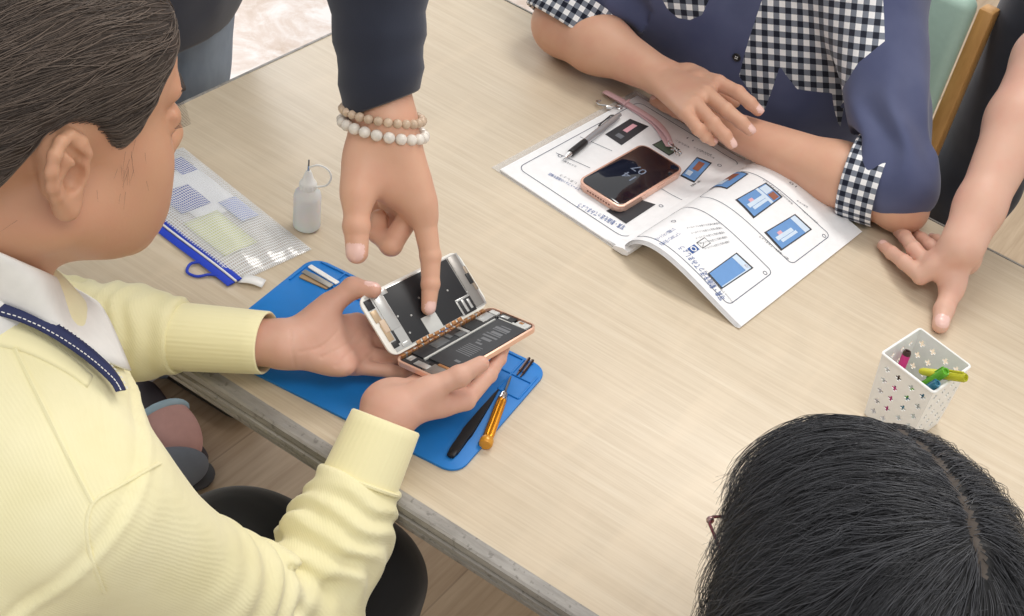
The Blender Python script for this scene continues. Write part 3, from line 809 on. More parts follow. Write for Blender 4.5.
m = MB(); m.tube(sl(spline([at(619, 107, .006), at(612, 106.5, .007), at(606, 105.5, .007), at(599, 104.5, .006), at(596.5, 101.5, .006), at(601, 100.5, .006)], 5)), .0014, 8)
m.tube(sl([at(619, 107, .006)+np.array([.0045*math.cos(q_), .0045*math.sin(q_), 0]) for q_ in np.linspace(0, 2*math.pi, 15)[:-1]]), .001, 6, closed=True)
m.tube(sl([at(612, 107.5, .008), at(606, 107, .008)]), .0024, 8); m.build('clasp', CHROME, st)

# --- ballpoint pen
pa, pb = at(563.5, 158.8, .0095), at(620, 114.5, .0095)
pen = root_at('ballpoint_pen', pa, pb-pa, 'silver ballpoint pen with black grip lying across the left booklet page', 'pen')
L = float(np.linalg.norm(pb-pa)); SILV = plain('silver_barrel', (186, 188, 192), .25, .55)
MB().lathe([(0, 0), (.0008, 0), (.0012, .004), (.0034, .014), (.0036, .018), (0, .018)], 20, RX).build('tip_cone', CHROME, pen)
m = MB(); m.lathe([(.003, .017), (.0050, .018)]+[(.0052+(.0002 if i % 2 else 0), .020+i*.0022) for i in range(15)]+[(.0050, .055), (.003, .056)], 20, RX); m.build('grip', BLACK, pen)
MB().lathe([(0, .054), (.0048, .055), (.0050, L-.022), (.0046, L-.008), (.0030, L-.007), (.0030, L), (0, L)], 20, RX).build('barrel', SILV, pen)
m = MB(); m.tube([(L-.012, .0045, .002), (L-.016, .0065, .0030), (L-.045, .0060, .0028), (L-.050, .0050, .0024)], [(.0010, .0022)]*4, 8); m.build('clip', BLACK, pen)

# --- white basket with cut crosses, and markers
RZ = .098
q = [at(*c, RZ) for c in ((917, 329), (880.7, 354), (935.7, 391.4), (972.9, 366))]
bc = sum(q)/4; ax = nrm((q[1]-q[0])+(q[2]-q[3]))
bs = root_at('pen_basket', bc*np.array([1, 1, 0])+np.array([0, 0, TZ]), ax, 'white square plastic basket pierced with small crosses holding markers', 'basket')
def bwall(k, M):
    hw, hb, c = .0375, .0325, .003
    nu, nv = 27, 34; V = []; F = []
    for j in range(nv+1):
        z = .0015+(RZ-.0015)*j/nv; w = hb+(hw-hb)*(j/nv)
        for i in range(nu+1): s = -1+2*i/nu; V.append(M @ Vector((w, s*w, z)))
    hole = set()
    for r in range(5):
        for cidx in range(4):
            ci = 4+cidx*6 + (1 if cidx > 1 else 0); cj = 4+r*6
            for (a, b) in ((0, 0), (1, 0), (-1, 0), (0, 1), (0, -1)): hole.add((ci+a, cj+b))
    for j in range(nv):
        for i in range(nu):
            if (i, j) not in hole: F.append((j*(nu+1)+i, j*(nu+1)+i+1, (j+1)*(nu+1)+i+1, (j+1)*(nu+1)+i))
    return V, F
V = []; F = []
for k in range(4):
    v, f = bwall(k, Matrix.Rotation(k*math.pi/2, 3, 'Z')); b = len(V); V += v; F += [tuple(i+b for i in x) for x in f]
o = link_mesh('basket_walls', V, F, WHITE, bs, smooth=False)
wd = o.modifiers.new('w', 'WELD'); wd.merge_threshold = .0004
so = o.modifiers.new('t', 'SOLIDIFY'); so.thickness = .0011; so.offset = -1; so.use_even_offset = True
MB().prism(rrect(.0645, .0645, .003, 3), 0, .002, .0005).build('basket_floor', WHITE, bs)
m = MB(); pts = [(p[0], p[1], RZ) for p in rrect(.0755, .0755, .0035, 4)]; m.tube(pts, [(.0014, .0018)]*len(pts), 8, closed=True); m.build('rim', WHITE, bs)
def marker(tip_px, tip_z, foot, rgb, label, capcol, r=.0055, trans=.35, logo=False):
    a = np.array(foot, float); b = at(*tip_px, tip_z); d = b-a; L = float(np.linalg.norm(d)); X = nrm(d)
    mk = root_at('marker_pen', a, X, label, 'marker', 'markers in the white basket', Z=np.cross(X, np.cross((0, 0, 1), X)))
    t = NT('ink_'+label.split()[0]); t.set(color=srgb(*rgb), rough=.22, trans=trans, ior=1.4); mt = t.m
    MB().lathe([(0, .0), (r*.55, 0), (r*.8, .004), (r*.92, L*.45), (0, L*.45)], 18, RX).build('barrel', plain('barrel_'+label.split()[0], rgb, .35), mk)
    MB().lathe([(0, L*.45), (r, L*.45), (r*1.04, L*.46), (r, L-.003), (r*.8, L-.0006), (r*.55, L-.001), (r*.5, L-.003), (0, L-.003)], 18, RX).build('cap', mt if capcol is None else plain('cap_'+label.split()[0], capcol, .4), mk)
    if capcol is None:
        m = MB(); m.box((L-.02, 0, r*1.12), (.034, .0032, .0014), .0005); m.build('clip', mt, mk)
    else:
        MB().lathe([(0, L*.40), (r*1.02, L*.40), (r*1.02, L-.006), (0, L-.006)], 18, RX).build('sleeve', plain('sleeve_'+label.split()[0], rgb, .35), mk)
    return mk
base = bc*np.array([1, 1, 0])
R3 = np.array(bs.matrix_basis)[:3, :3]
def foot(x, y, z=.004): return base + R3 @ np.array([x, y, 0]) + np.array([0, 0, TZ+z])
marker((908, 350.5), .088, foot(.014, -.018), (222, 62, 140), 'pink marker with dark end leaning at the back of the white basket', (70, 44, 40), .005)
marker((946.5, 371), .112, foot(-.004, -.018), (120, 205, 60), 'green transparent marker standing in the white basket between blue and yellow', None)
marker((966.5, 378), .118, foot(.004, .000, .082), (206, 205, 52), 'yellow transparent marker leaning over the right rim of the white basket', None)
marker((938, 383), .106, foot(.0, -.012), (62, 140, 170), 'blue marker standing lowest at the front corner of the white basket', None, .0046)
# ------------------------------------------------------------------ people: shared pieces
def m_skin(name, rgb, red=(196, 120, 100)):
    t = NT(name); c = srgb(*rgb)
    n = t.noise(24, 3, .55); n2 = t.noise(420, 2); n3 = t.noise(7, 2)
    a = t.mix(t.ramp(n, [(.42, (0, 0, 0, 1)), (.72, (.30, .30, .30, 1))]), c, srgb(*red))
    a = t.mix(t.ramp(n3, [(.4, (0, 0, 0, 1)), (.7, (.18, .18, .18, 1))]), a, tuple(min(1, x*1.12) for x in c[:3])+(1,))
    t.set(color=a, rough=.48, sss=.12, sssr=(.012, .004, .002), spec=.4); t.b.inputs['Subsurface Scale'].default_value = .6
    t.bump(n2, .12, .0006); return t.m
NAIL = plain('fingernail', (232, 192, 182), .22)
LIP = plain('lip', (176, 104, 96), .4); EYEW = plain('eye_white', (225, 222, 218), .2); BROW = plain('brow_hair', (48, 38, 34), .7)

def fingers(S, palm_k, mcps, fs, thumb, radii, trad, dors, wrist, tdors, nails=True, carp=None, fill=True, palm_r=.0115):
    """adds a palm, four fingers and a thumb; every joint is a world point"""
    mcps = [np.asarray(m, float) for m in mcps]; wrist = np.asarray(wrist, float)
    mid = sum(mcps)/len(mcps)
    for i, m in enumerate(mcps):
        w = lerp(wrist, m, .0) + (m-mid)*.42
        if carp is not None: w = np.asarray(carp[i], float)
        S.cone(w, m, palm_r*1.12, radii[i][0]*1.08, palm_k)
    if fill:
        for i in range(len(mcps)-1):
            S.cone(lerp(wrist, lerp(mcps[i], mcps[i+1], .5), .25), lerp(lerp(mcps[i], mcps[i+1], .5), mid, .1), palm_r, palm_r*.82, .008)
    for i, f in enumerate(fs):
        p = [mcps[i]]+[np.asarray(q, float) for q in f]
        S.chain(p, radii[i], .0028)
        for j, q in enumerate(p[1:-1]): S.ell(q, np.full(3, radii[i][j+1]*1.04), None, .002)
        if nails:
            d = nrm(p[-1]-p[-2]); n = np.asarray(dors[i], float); n = nrm(n-d*(n @ d)); X = np.cross(d, n); r = radii[i][3]
            c = lerp(p[-2], p[-1], .86) + d*r*.35 + n*r*.60
            S.ell(c, (r*.72, r*.98, r*.42), np.stack([X, d, n], 1), .0006, 1)
    if thumb is not None:
        p = [np.asarray(q, float) for q in thumb]
        S.cone(p[0], p[1], trad[0], trad[1], .012); S.chain(p[1:], trad[1:], .004)
        S.ell(p[2], np.full(3, trad[2]*1.05), None, .003)
        S.cone(lerp(p[0], p[1], .6), lerp(mcps[0], wrist, .35), trad[0]*.75, radii[0][0]*.8, .014)
        if nails:
            d = nrm(p[-1]-p[-2]); n = np.asarray(tdors, float); n = nrm(n-d*(n @ d)); X = np.cross(d, n); r = trad[3]
            c = lerp(p[-2], p[-1], .80) + d*r*.30 + n*r*.60
            S.ell(c, (r*.78, r*1.02, r*.42), np.stack([X, d, n], 1), .0006, 1)
RF = [(.0092, .0082, .0074, .0062), (.0094, .0084, .0076, .0064), (.0090, .0080, .0072, .0061), (.0080, .0071, .0064, .0054)]
RM = [(.0112, .0100, .0092, .0080), (.0114, .0102, .0094, .0081), (.0108, .0097, .0089, .0077), (.0096, .0086, .0078, .0068)]

def head_prims(S, R, o, s=1.0, female=True, neck=True, ear_l=True):
    H = lambda *p: o + R @ (np.array(p, float)*s)
    E = lambda c, r, k=.02, t=0, RR=None: S.ell(H(*c), np.array(r)*s, R if RR is None else R @ RR, k, t)
    E((0, -.012, .042), (.0735, .096, .082), .02)
    E((0, .040, .050), (.058, .050, .050), .03)
    E((0, .040, -.032), (.054, .050, .064), .03)
    for q in (-1, 1):
        S.cone(H(q*.049, .004, -.044), H(q*.012, .074, -.084), .017*s, .016*s, .03)
        E((q*.036, .056, -.024), (.026, .026, .036), .03); S.cone(H(q*.047, .002, -.042), H(q*.027, .058, -.058), .017*s, .022*s, .03)
        S.cone(H(q*.012, .090, .034), H(q*.044, .076, .036), .007*s, .006*s, .012)
        S.sube(H(q*.032, .096, .014), np.array((.016, .012, .009))*s, R, .010)
        E((q*.032, .0755, .011), (.0112, .0112, .0112), .001, 2); E((q*.033, .0765, .0135), (.0155, .0135, .0125), .004)
        S.cone(H(q*.017, .0875, .0205), H(q*.047, .078, .0185), .0034*s, .0030*s, .004)
        S.cone(H(q*.018, .0865, .0075), H(q*.046, .078, .0095), .0030*s, .0026*s, .004)
        S.cone(H(q*.018, .0965, .036), H(q*.047, .0835, .038), .0026*s, .0016*s, .001, 4)
        S.cone(H(q*.010, .100, -.020), H(q*.013, .098, -.024), .007*s, .006*s, .008)
    S.cone(H(0, .091, .022), H(0, .107, -.016), .0065*s, .0100*s, .012)
    E((0, .091, -.0455), (.021, .009, .0050), .004, 3); E((0, .0905, -.0535), (.018, .0095, .0056), .004, 3)
    E((0, .078, -.082), (.017, .015, .014), .02)
    for q in ((1, -1) if ear_l else (1,)):
        def e(y, z, x=0): return H(q*(.0735+x+max(0, -y*.86-.004)*.62), y*.86-.007, z*.86)
        S.cone(e(-.002, -.012, -.004), e(-.006, .016, -.003), .013*s, .015*s, .006)
        rim = [(.007, .004), (.008, .016), (.004, .026), (-.005, .0315), (-.014, .030), (-.0205, .022), (-.0225, .010), (-.020, -.003), (-.0145, -.013), (-.008, -.021)]
        S.chain([e(y, z, .0045) for y, z in rim], [.0032*s]*3+[.0036*s]*4+[.0036*s]*3, .004)
        S.chain([e(-.008, -.021, .004), e(-.002, -.0285, .003), e(.004, -.024, .002)], [.0052*s, .0068*s, .0046*s], .006)
        S.chain([e(-.002, .023, .004), e(-.010, .016, .0035), e(-.0125, .004, .0035), e(-.0095, -.008, .004), e(-.002, -.013, .004)], [.0026*s, .003*s, .003*s, .003*s, .0028*s], .004)
        S.cone(e(.0075, .001, .004), e(.007, -.006, .004), .0038*s, .0034*s, .003)
        S.sube(e(-.001, -.001, .0075), np.array((.0085, .0075, .0105))*s, R, .004)
        S.sub(e(.003, .012, .008), e(-.008, .024, .008), .0038*s, .0030*s, .003)
    if neck:
        nr = .052 if female else .060
        S.cone(H(0, -.030, -.055), H(0, -.075, -.175), nr*s, (nr+.006)*s, .035)
        S.cone(H(0, -.075, -.02), H(0, -.085, -.15), .045*s, .050*s, .03)

def bvh_of(V, F):
    from mathutils.bvhtree import BVHTree
    return BVHTree.FromPolygons([tuple(v) for v in V], [tuple(int(i) for i in f) for f in F])
def hair_object(name, strands, radius, mt, parent):
    """strands: list of (n, 3) arrays in world space, as one hair curves object"""
    hc = bpy.data.hair_curves.new(name); hc.add_curves([len(s) for s in strands])
    P = np.concatenate(strands).astype(np.float32)
    hc.attributes['position'].data.foreach_set('vector', P.ravel())
    at_r = hc.attributes.get('radius') or hc.attributes.new('radius', 'FLOAT', 'POINT')
    rr = np.concatenate([np.linspace(1, .35, len(s))*radius for s in strands]).astype(np.float32); at_r.data.foreach_set('value', rr)
    hc.materials.append(mt)
    o = bpy.data.objects.new(name, hc); COL.objects.link(o); o['kind'] = 'stuff'
    if parent is not None: o.parent = parent; o.matrix_parent_inverse = world_of(parent).inverted()
    return o
def m_hair(name, c0, c1, rough=.38):
    t = NT(name); hi = t.n('ShaderNodeHairInfo')
    c = t.ramp(hi.outputs['Random'], [(0, srgb(*c0)), (1, srgb(*c1))]); t.set(color=c, rough=rough, spec=.35); return t.m
def inpoly(poly, X, Y):
    P = np.asarray(poly, float); r = np.zeros(X.shape, bool); d = np.full(X.shape, 1e9)
    for a, b in zip(P, np.roll(P, -1, 0)):
        c = ((a[1] > Y) != (b[1] > Y)) & (X < (b[0]-a[0])*(Y-a[1])/(b[1]-a[1]+1e-12)+a[0]); r ^= c
        e = b-a; t = np.clip(((X-a[0])*e[0]+(Y-a[1])*e[1])/(e @ e), 0, 1); d = np.minimum(d, np.hypot(X-a[0]-t*e[0], Y-a[1]-t*e[1]))
    return np.where(r, d, -d)
def person(name_loc, label):
    return empty('person', name_loc, label, 'person')
def body_mesh(parent, V, F, T, skin, skin2=None):
    return link_mesh('body', V, F, [skin, NAIL, EYEW, LIP, BROW, skin2 or skin], parent, True, T, world=True)
def cuff_tube(name, pts, radii, mt, parent, flat=None, n=40, thick=.003, ribs=0, shear=0):
    """open sleeve end with a rolled edge; radii are (ra, rb) pairs; ribs makes knit ribs around it"""
    pts = [np.asarray(p, float) for p in pts]; N = len(pts); V = []; prev = None; UV = []
    d0 = nrm(pts[-1]-pts[0]); Ls = np.r_[0, np.cumsum([np.linalg.norm(b-a) for a, b in zip(pts, pts[1:])])]
    prof = [(i, 0) for i in range(N)] + [(N-1, -.5), (N-1, -1)] + [(i, -1) for i in range(N-2, max(N-5, -1), -1)]
    rings = []
    for (i, off) in prof:
        t = nrm(pts[min(i+1, N-1)]-pts[max(i-1, 0)])
        u = np.asarray(flat if flat is not None else (0, 0, 1), float); u = nrm(u-t*(u @ t)); v = np.cross(t, u); ra, rb = radii[i] if hasattr(radii[i], '__len__') else (radii[i], radii[i])
        c = pts[i] + (t*thick*.6 if off == -.5 else 0)
        ring = []
        for k in range(n):
            an = 2*math.pi*k/n; e = off*thick + (ribs*math.cos(an*n/4) if ribs and off == 0 else 0)
            V.append(c + u*(ra+e)*math.cos(an) + v*(rb+e)*math.sin(an) + t*shear*(i/(N-1))**3*math.sin(an)); UV.append((an/(2*math.pi)*2*math.pi*(ra+rb)/2, Ls[i]))
    F = []; M = len(prof)
    for j in range(M-1):
        for k in range(n): F.append((j*n+k, j*n+(k+1) % n, (j+1)*n+(k+1) % n, (j+1)*n+k))
    o = link_mesh(name, V, F, mt, parent, True, None, world=True)
    ul = o.data.uv_layers.new(name='uv'); per = max(u for u, _ in UV)*n/(n-1) if UV else 1
    for p in o.data.polygons:
        ks = [(o.data.loops[l].vertex_index) for l in p.loop_indices]; wrap = max(k % n for k in ks) == n-1 and min(k % n for k in ks) == 0
        for l, k in zip(p.loop_indices, ks):
            u, v = UV[k]
            if wrap and k % n == 0: u = per
            ul.data[l].uv = (u, v)
    return o
# ------------------------------------------------------------------ the woman in the yellow cardigan
W_R = np.array([[.944, .3273, -.0427], [-.3071, .9183, .2497], [.1209, -.2226, .9674]]); W_O = np.array([.42, -.1978, 1.1494])
_ear = W_O + W_R @ np.array([.078, -.008, 0]); _yaw = math.radians(7); _cy, _sy = math.cos(_yaw), math.sin(_yaw)
W_R = np.array([[_cy, -_sy, 0], [_sy, _cy, 0], [0, 0, 1]]) @ W_R; W_S = 1.10
W_O = _ear + np.array([.004, 0, -.002]) - W_R @ np.array([.078, -.008, 0])*W_S
WH = lambda *p: W_O + W_R @ (np.array(p, float)*W_S)
woman = person((.40, -.36, 0), 'seated woman in pale yellow cardigan holding the opened phone in both hands')
SK_W = m_skin('skin_warm', (196, 148, 118), (192, 124, 104)); SK_WH = m_skin('skin_pink', (208, 164, 144), (200, 130, 114))
# --- opened phone pose (both halves share the hinge line along the body's long side)
PHS = 1.05; HU = nrm((.10, .992, -.07)); HA = at(393.5, 358.5, .058)
BV = np.array([.96, -.10, .25]); BV = nrm(BV-HU*(BV @ HU)); BN = np.cross(HU, BV)
if BN[2] < 0: BN = -BN
SV = np.array([-.82, .12, .56]); SV = nrm(SV-HU*(SV @ HU)); SN = np.cross(HU, SV)
if SN @ (CP-HA) < 0: SN = -SN
PL_, PW_ = .138*PHS, .067*PHS
def bod(u, v, w=0): return HA + HU*u*PL_ + BV*v*PW_ + BN*w
def scr(u, v, w=0): return HA + HU*(u*PL_-.001) + SV*(v*PW_) + BN*.0015 + SN*w

Sh = Shape(); head_prims(Sh, W_R, W_O, W_S, True, False)
NB = np.array([.410, -.265, .995])
Sh.cone(WH(0, -.026, -.055), NB, .050, .051, .035); Sh.cone(WH(0, -.075, -.02), NB+np.array([-.01, -.01, .0]), .044, .046, .03)
Sh.cone(NB, NB+np.array([0, -.03, -.10]), .05, .05, .03)
head = Sh.mesh(.0021, tags=True)
# left hand (palm up, under the screen's left end)
S = Shape()
wl = at(284, 344, .060); ell = np.array([.200, -.085, .730])
S.cone(lerp(ell, wl, .55), wl, .031, .0275, .01, 0, (0, .3, 1), .82)
mc = [at(357, 322, .050), at(363, 338, .043), at(363, 354, .037), at(356, 367, .033)]
fl_ = [[at(400, 330, .040), at(424, 334, .036), at(438, 338, .036)], [at(405, 346, .034), at(428, 350, .030), at(444, 352, .031)], [at(404, 360, .030), at(424, 364, .028), at(437, 366, .030)], [at(390, 371, .030), at(405, 373, .029), at(417, 372, .030)]]
th = [at(308, 330, .066), at(331, 304, .080), at(353, 288, .094), at(373, 290, .101)]
fingers(S, .012, mc, fl_, th, RF, (.0150, .0122, .0108, .0086), [(0, 0, -1)]*4, wl, (.1, .5, .8), True)
S.ell(at(318, 330, .060), (.024, .018, .014), frame_cols(at(331, 304, .08)-at(308, 330, .066)) if False else None, .016)
S.ell(at(330, 358, .046), (.030, .016, .012), None, .016)
for a, b in (((312, 352), (350, 316)), ((318, 361), (362, 330)), ((352, 372), (364, 340)), ((300, 344), (306, 368))):
    A_, B_ = at(*a, .058), at(*b, .058); S.sub(A_+np.array([.0, -.0, .006]), B_+np.array([0, 0, .006]), .0016, .0016, .004) if False else None
lh = S.mesh(.0016, tags=True)
def crease(m, lines, depth=.0011, wid=.0017):
    """press fine skin folds into a hand along lines found on its surface"""
    V_, F_, T_ = m; B = bvh_of(V_, F_)
    for ln in lines:
        P = []
        for p in spline([np.array(q, float) for q in ln], 10):
            d = nrm(at(p[0], p[1], 0)-CP); r = B.ray_cast(Vector(CP), Vector(d))
            if r[0] is not None: P.append(np.array(r[0]))
        if not P: continue
        P = np.array(P); d2 = np.min(((V_[:, None]-P[None])**2).sum(-1), 1); w_ = np.exp(-d2/wid**2)
        V_ = V_ + FW*(depth*w_)[:, None]
    return V_, F_, T_
lh = crease(lh, [[(300, 352), (322, 346), (340, 328), (350, 312)], [(336, 366), (352, 350), (366, 336)], [(322, 357), (345, 345), (360, 328)], [(348, 374), (362, 362), (374, 350)], [(290, 330), (292, 350), (295, 368)], [(372, 322), (374, 345)]])
# right hand (palm up under the phone's near long side, thumb on top)
S = Shape()
wr = at(391, 410, .062); elr = np.array([.618, -.125, .645])
S.cone(lerp(elr, wr, .55), wr, .031, .0275, .01, 0, BN, .85)
im = at(466, 401, .054); off = np.array([-.0195, .004, -.0035])
mc = [im, im+off, im+off*2+np.array([0, -.004, 0]), im+off*3+np.array([0, -.010, 0])]
i1 = [at(489, 375, .051), at(499, 359, .050), at(504, 348, .051)]
o2 = np.array([-.021, .006, -.002])
fl_ = [i1, [p+o2 for p in i1], [p+o2*2+np.array([0, -.006, 0]) for p in i1], [p+o2*3+np.array([0, -.020, 0]) for p in i1]]
th = [at(408, 402, .070), at(432, 388, .080), at(459, 376.5, .089), at(481, 364, .0955)]
fingers(S, .012, mc, fl_, th, RF, (.0150, .0120, .0106, .0084), [(0, 0, -1)]*4, wr, (.35, .35, .85), False)
S.ell(at(384, 396, .055), (.017, .024, .014), None, .014)
rh = S.mesh(.0016, tags=True)
hands = join(lh, rh); hands[2][hands[2] == 0] = 5
body_mesh(woman, *join(head, hands), SK_W, SK_WH)

# --- cardigan
KN = NT('pale_yellow_knit'); c0 = KN.n('ShaderNodeTexWave'); c0.wave_type = 'BANDS'; c0.bands_direction = 'DIAGONAL'; KN.l(KN.co(), c0.inputs['Vector']); c0.inputs['Scale'].default_value = 160; c0.inputs['Distortion'].default_value = 2.0
nn = KN.noise(500, 2); n5 = KN.noise(14, 3)
KN.set(color=KN.ramp(n5, [(.3, srgb(234, 226, 180)), (.7, srgb(243, 236, 196))]), rough=.85, sheen=.25, spec=.2)
KN.bump(KN.math('ADD', c0.outputs['Fac'], nn), .14, .0012); KNIT = KN.m
RB = NT('yellow_rib_knit'); uvn = RB.n('ShaderNodeUVMap'); sx, sy, _ = RB.sep(uvn.outputs[0]); wv = RB.math('SINE', RB.math('MULTIPLY', sx, 2*math.pi/.0042))
RB.set(color=srgb(243, 235, 190), rough=.85, sheen=.25, spec=.2); RB.bump(wv, .06, .0006); RIB = RB.m
shr = np.array([.545, -.285, .895]); shl = np.array([.235, -.235, .905])
C = Shape(); dn_ = np.array([.006, -.012, -.010])
C.ell((.395, -.36, .74), (.185, .135, .24), None, .06)
C.ell((.412, -.285, .875), (.150, .115, .115), None, .06)
C.cone((.39, -.40, .72), (.385, -.43, .50), .165, .17, .08, 0, (0, 1, 0), .8)
C.cone(NB+np.array([.008, -.012, -.040]), shr+np.array([-.03, 0, -.01]), .078, .064, .06)
C.cone(NB+np.array([-.005, -.012, -.040]), shl+np.array([.03, 0, -.01]), .078, .064, .06)
C.cone(shr, lerp(shr, elr, .55)+dn_, .066, .050, .03); C.cone(lerp(shr, elr, .5)+dn_, elr, .050, .048, .03)
cr = lerp(elr, wr, .66)
C.cone(elr, lerp(elr, wr, .35), .053, .050, .022); C.cone(lerp(elr, wr, .35), cr, .050, .041, .02)
C.cone(shl, ell, .066, .053, .03); cl = lerp(ell, wl, .62)
C.cone(ell, lerp(ell, wl, .4), .056, .047, .02); C.cone(lerp(ell, wl, .4), cl, .047, .0385, .02)
C.sube(at(84, 296, .235), (.034, .034, .034), None, .012); C.plane(cr, nrm(wr-elr), .004, .075); C.plane(cl, nrm(wl-ell), .004, .070)
def fold(P):
    d = .0022*vnoise(P, .055, 1) + .0012*vnoise(P, .028, 2)
    # sleeve folds bunch up near the elbows and above the cuffs
    for (e, w_, sh_, am) in ((elr, wr, shr, .0058), (ell, wl, shl, .0050)):
        ax = nrm(w_-e); t = (P-e) @ ax; L = np.linalg.norm(w_-e); rad = np.linalg.norm(P-e-t[..., None]*ax, axis=-1)
        m = np.exp(-((t-.02)/.06)**2)+.75*np.exp(-((t-L*.55)/.05)**2); m = m*(rad < .09)*(t > -.05)*(t < L*.68)
        ph = vnoise(P, .05, 5)*2.2 + (P @ np.array([.3, .5, -.4]))*30
        d = d + am*m*np.sin(t*2*np.pi/.026 + ph*2.2)*(.55+.6*vnoise(P, .045, 6))
        ax = nrm(e-sh_); t = (P-sh_) @ ax; m = np.exp(-((t-.20)/.06)**2)*(np.linalg.norm(P-sh_-t[..., None]*ax, axis=-1) < .085)*(t > 0)*(t < .34)
        d = d + .0035*m*np.sin(t*2*np.pi/.034 + vnoise(P, .06, 7)*2.5)
    # armhole seam on the near shoulder: a soft groove ringed by a ridge
    ax = nrm(nrm(elr-shr)+np.array([.30, 0, .05])); t = (P-shr) @ ax; r_ = np.linalg.norm(P-shr-t[..., None]*ax, axis=-1)
    g = (t+.010)/.0045; d = d + (r_ < .13)*(.0028*np.exp(-(g-1.6)**2) - .0028*np.exp(-g**2))
    return d
V, F, _ = C.mesh(.0036, fold, False, 1)
card = link_mesh('cardigan', V, F, KNIT, woman, True, None, world=True)
CB = bvh_of(V, F)
for (e, w_, c_, ra) in ((elr, wr, cr, .0375), (ell, wl, cl, .0365)):
    d = nrm(w_-e); L = np.linalg.norm(w_-c_); pts = [c_-d*.006 + d*(L*.82+.006)*k/7 for k in range(8)]
    cuff_tube('cuff', pts, [(ra*1.02*(1-.012*k)*.92, ra*1.02*(1-.012*k)) for k in range(8)], RIB, card, (0, .2, 1), 160, .0028, .00012)
    so = MB(); pp = []
    u = nrm(np.array((0, .2, 1))-d*(np.array((0, .2, 1)) @ d)); v = np.cross(d, u)
    for k in range(40):
        an = 2*math.pi*k/40; pp.append(c_-d*.003 + u*ra*.975*math.cos(an) + v*ra*1.05*math.sin(an))
    so.tube(pp, .0022, 6, closed=True); q = so.build('cuff_seam', KNIT, card); q.matrix_parent_inverse = world_of(card).inverted()
# neckband of the cardigan, white collar and lanyard follow the neck
def snap(p, lift=.003):
    h, n, i, d = CB.find_nearest(Vector(p)); h = np.array(h); n = np.array(n)
    if n @ (CP-h) < 0 and n[2] < 0: n = -n
    return h+n*lift
def on_card(px, py, z0=.2, lift=.003):
    """first point of the cardigan seen along a pixel's ray"""
    d = nrm(at(px, py, 0)-CP); r = CB.ray_cast(Vector(CP), Vector(d))
    if r[0] is None: return at(px, py, z0)
    h = np.array(r[0]); n = np.array(r[1]); n = n if n @ (CP-h) > 0 else -n
    return h+n*lift
def ribbon(name, C_, N_, width, thick, mt, parent, world=True):
    """flat band through centres C_ with surface normals N_"""
    C_ = np.asarray(C_, float); V = []; UV = []; L = 0
    for i in range(len(C_)):
        if i: L += np.linalg.norm(C_[i]-C_[i-1])
        t = nrm(C_[min(i+1, len(C_)-1)]-C_[max(i-1, 0)]); n = nrm(N_[i]-t*(N_[i] @ t)); b = np.cross(n, t); w = width[i] if hasattr(width, '__len__') else width
        for k in range(5):
            s_ = -1+k/2; V.append(C_[i]+b*s_*w/2 + n*(-.0006*s_*s_)); UV.append((L, s_*w/2))
    F = [(5*i+k, 5*i+k+1, 5*i+6+k, 5*i+5+k) for i in range(len(C_)-1) for k in range(4)]
    o = link_mesh(name, V, F, mt, parent, True, None, world=world); ul = o.data.uv_layers.new(name='uv')
    for lp in o.data.loops: ul.data[lp.index].uv = UV[lp.vertex_index]
    so = o.modifiers.new('t', 'SOLIDIFY'); so.thickness = thick; so.offset = 1; return o
def smooth_pts(P, it=3):
    P = np.array(P, float)
    for _ in range(it): P[1:-1] = .25*P[:-2]+.5*P[1:-1]+.25*P[2:]
    return P
HB = bvh_of(*head[:2])
def on_mesh(B, px, py, lift, z0):
    d = nrm(at(px, py, 0)-CP); r = B.ray_cast(Vector(CP), Vector(d))
    if r[0] is None: return at(px, py, z0), -FW
    h = np.array(r[0]); n = np.array(r[1]); n = n if n @ (CP-h) > 0 else -n
    return h+n*lift, n
# ribbed neckband
px = spline([(-40, 322), (0, 334), (25, 341), (48, 352), (72, 367), (90, 382)], 6)
H_ = [on_mesh(CB, *p[:2], .0012, .2) for p in px]
ribbon('neckband', smooth_pts([h for h, n in H_]), [n for h, n in H_], np.linspace(.020, .012, len(H_)), .003, RIB, card)
# white collar: inner line on the neck, fold, outer line on the shoulder
BLOUSE = plain('white_cotton', (236, 235, 232), .7)
inn = spline([(-40, 234), (-10, 247), (15, 258), (38, 270), (60, 283), (78, 294), (90, 303)], 5); out = spline([(-40, 288), (-10, 305), (18, 315), (44, 329), (70, 346), (96, 362), (127, 377)], 5)
rows = []
A_ = smooth_pts([on_mesh(HB, *p[:2], .0045, .22)[0] for p in inn], 6); D_ = smooth_pts([on_mesh(CB, *p[:2], .0060, .19)[0] for p in out], 6)
V = []; nr_ = 10
for j in range(nr_+1):
    q = j/nr_
    for i in range(len(A_)):
        p = lerp(A_[i], D_[i], q); up_ = np.array([.15, -.15, 1]); e = i/(len(A_)-1)
        V.append(p + nrm(up_)*(.014+.014*e)*math.sin(math.pi*q**.8) )
n_ = len(A_); F = [(j*n_+i, j*n_+i+1, (j+1)*n_+i+1, (j+1)*n_+i) for j in range(nr_) for i in range(n_-1)]
co_ = link_mesh('collar', V, F, BLOUSE, woman, True, None, world=True); so = co_.modifiers.new('t', 'SOLIDIFY'); so.thickness = .002; so.offset = 0
# blouse inside the neckline so that no gap shows between neck and cardigan
S = Shape(); S.cone(NB+np.array([0, -.012, .012]), NB+np.array([.01, .0, -.08]), .066, .085, .03); v, f, _ = S.mesh(.005)
link_mesh('blouse', v, f, BLOUSE, woman, True, None, world=True)
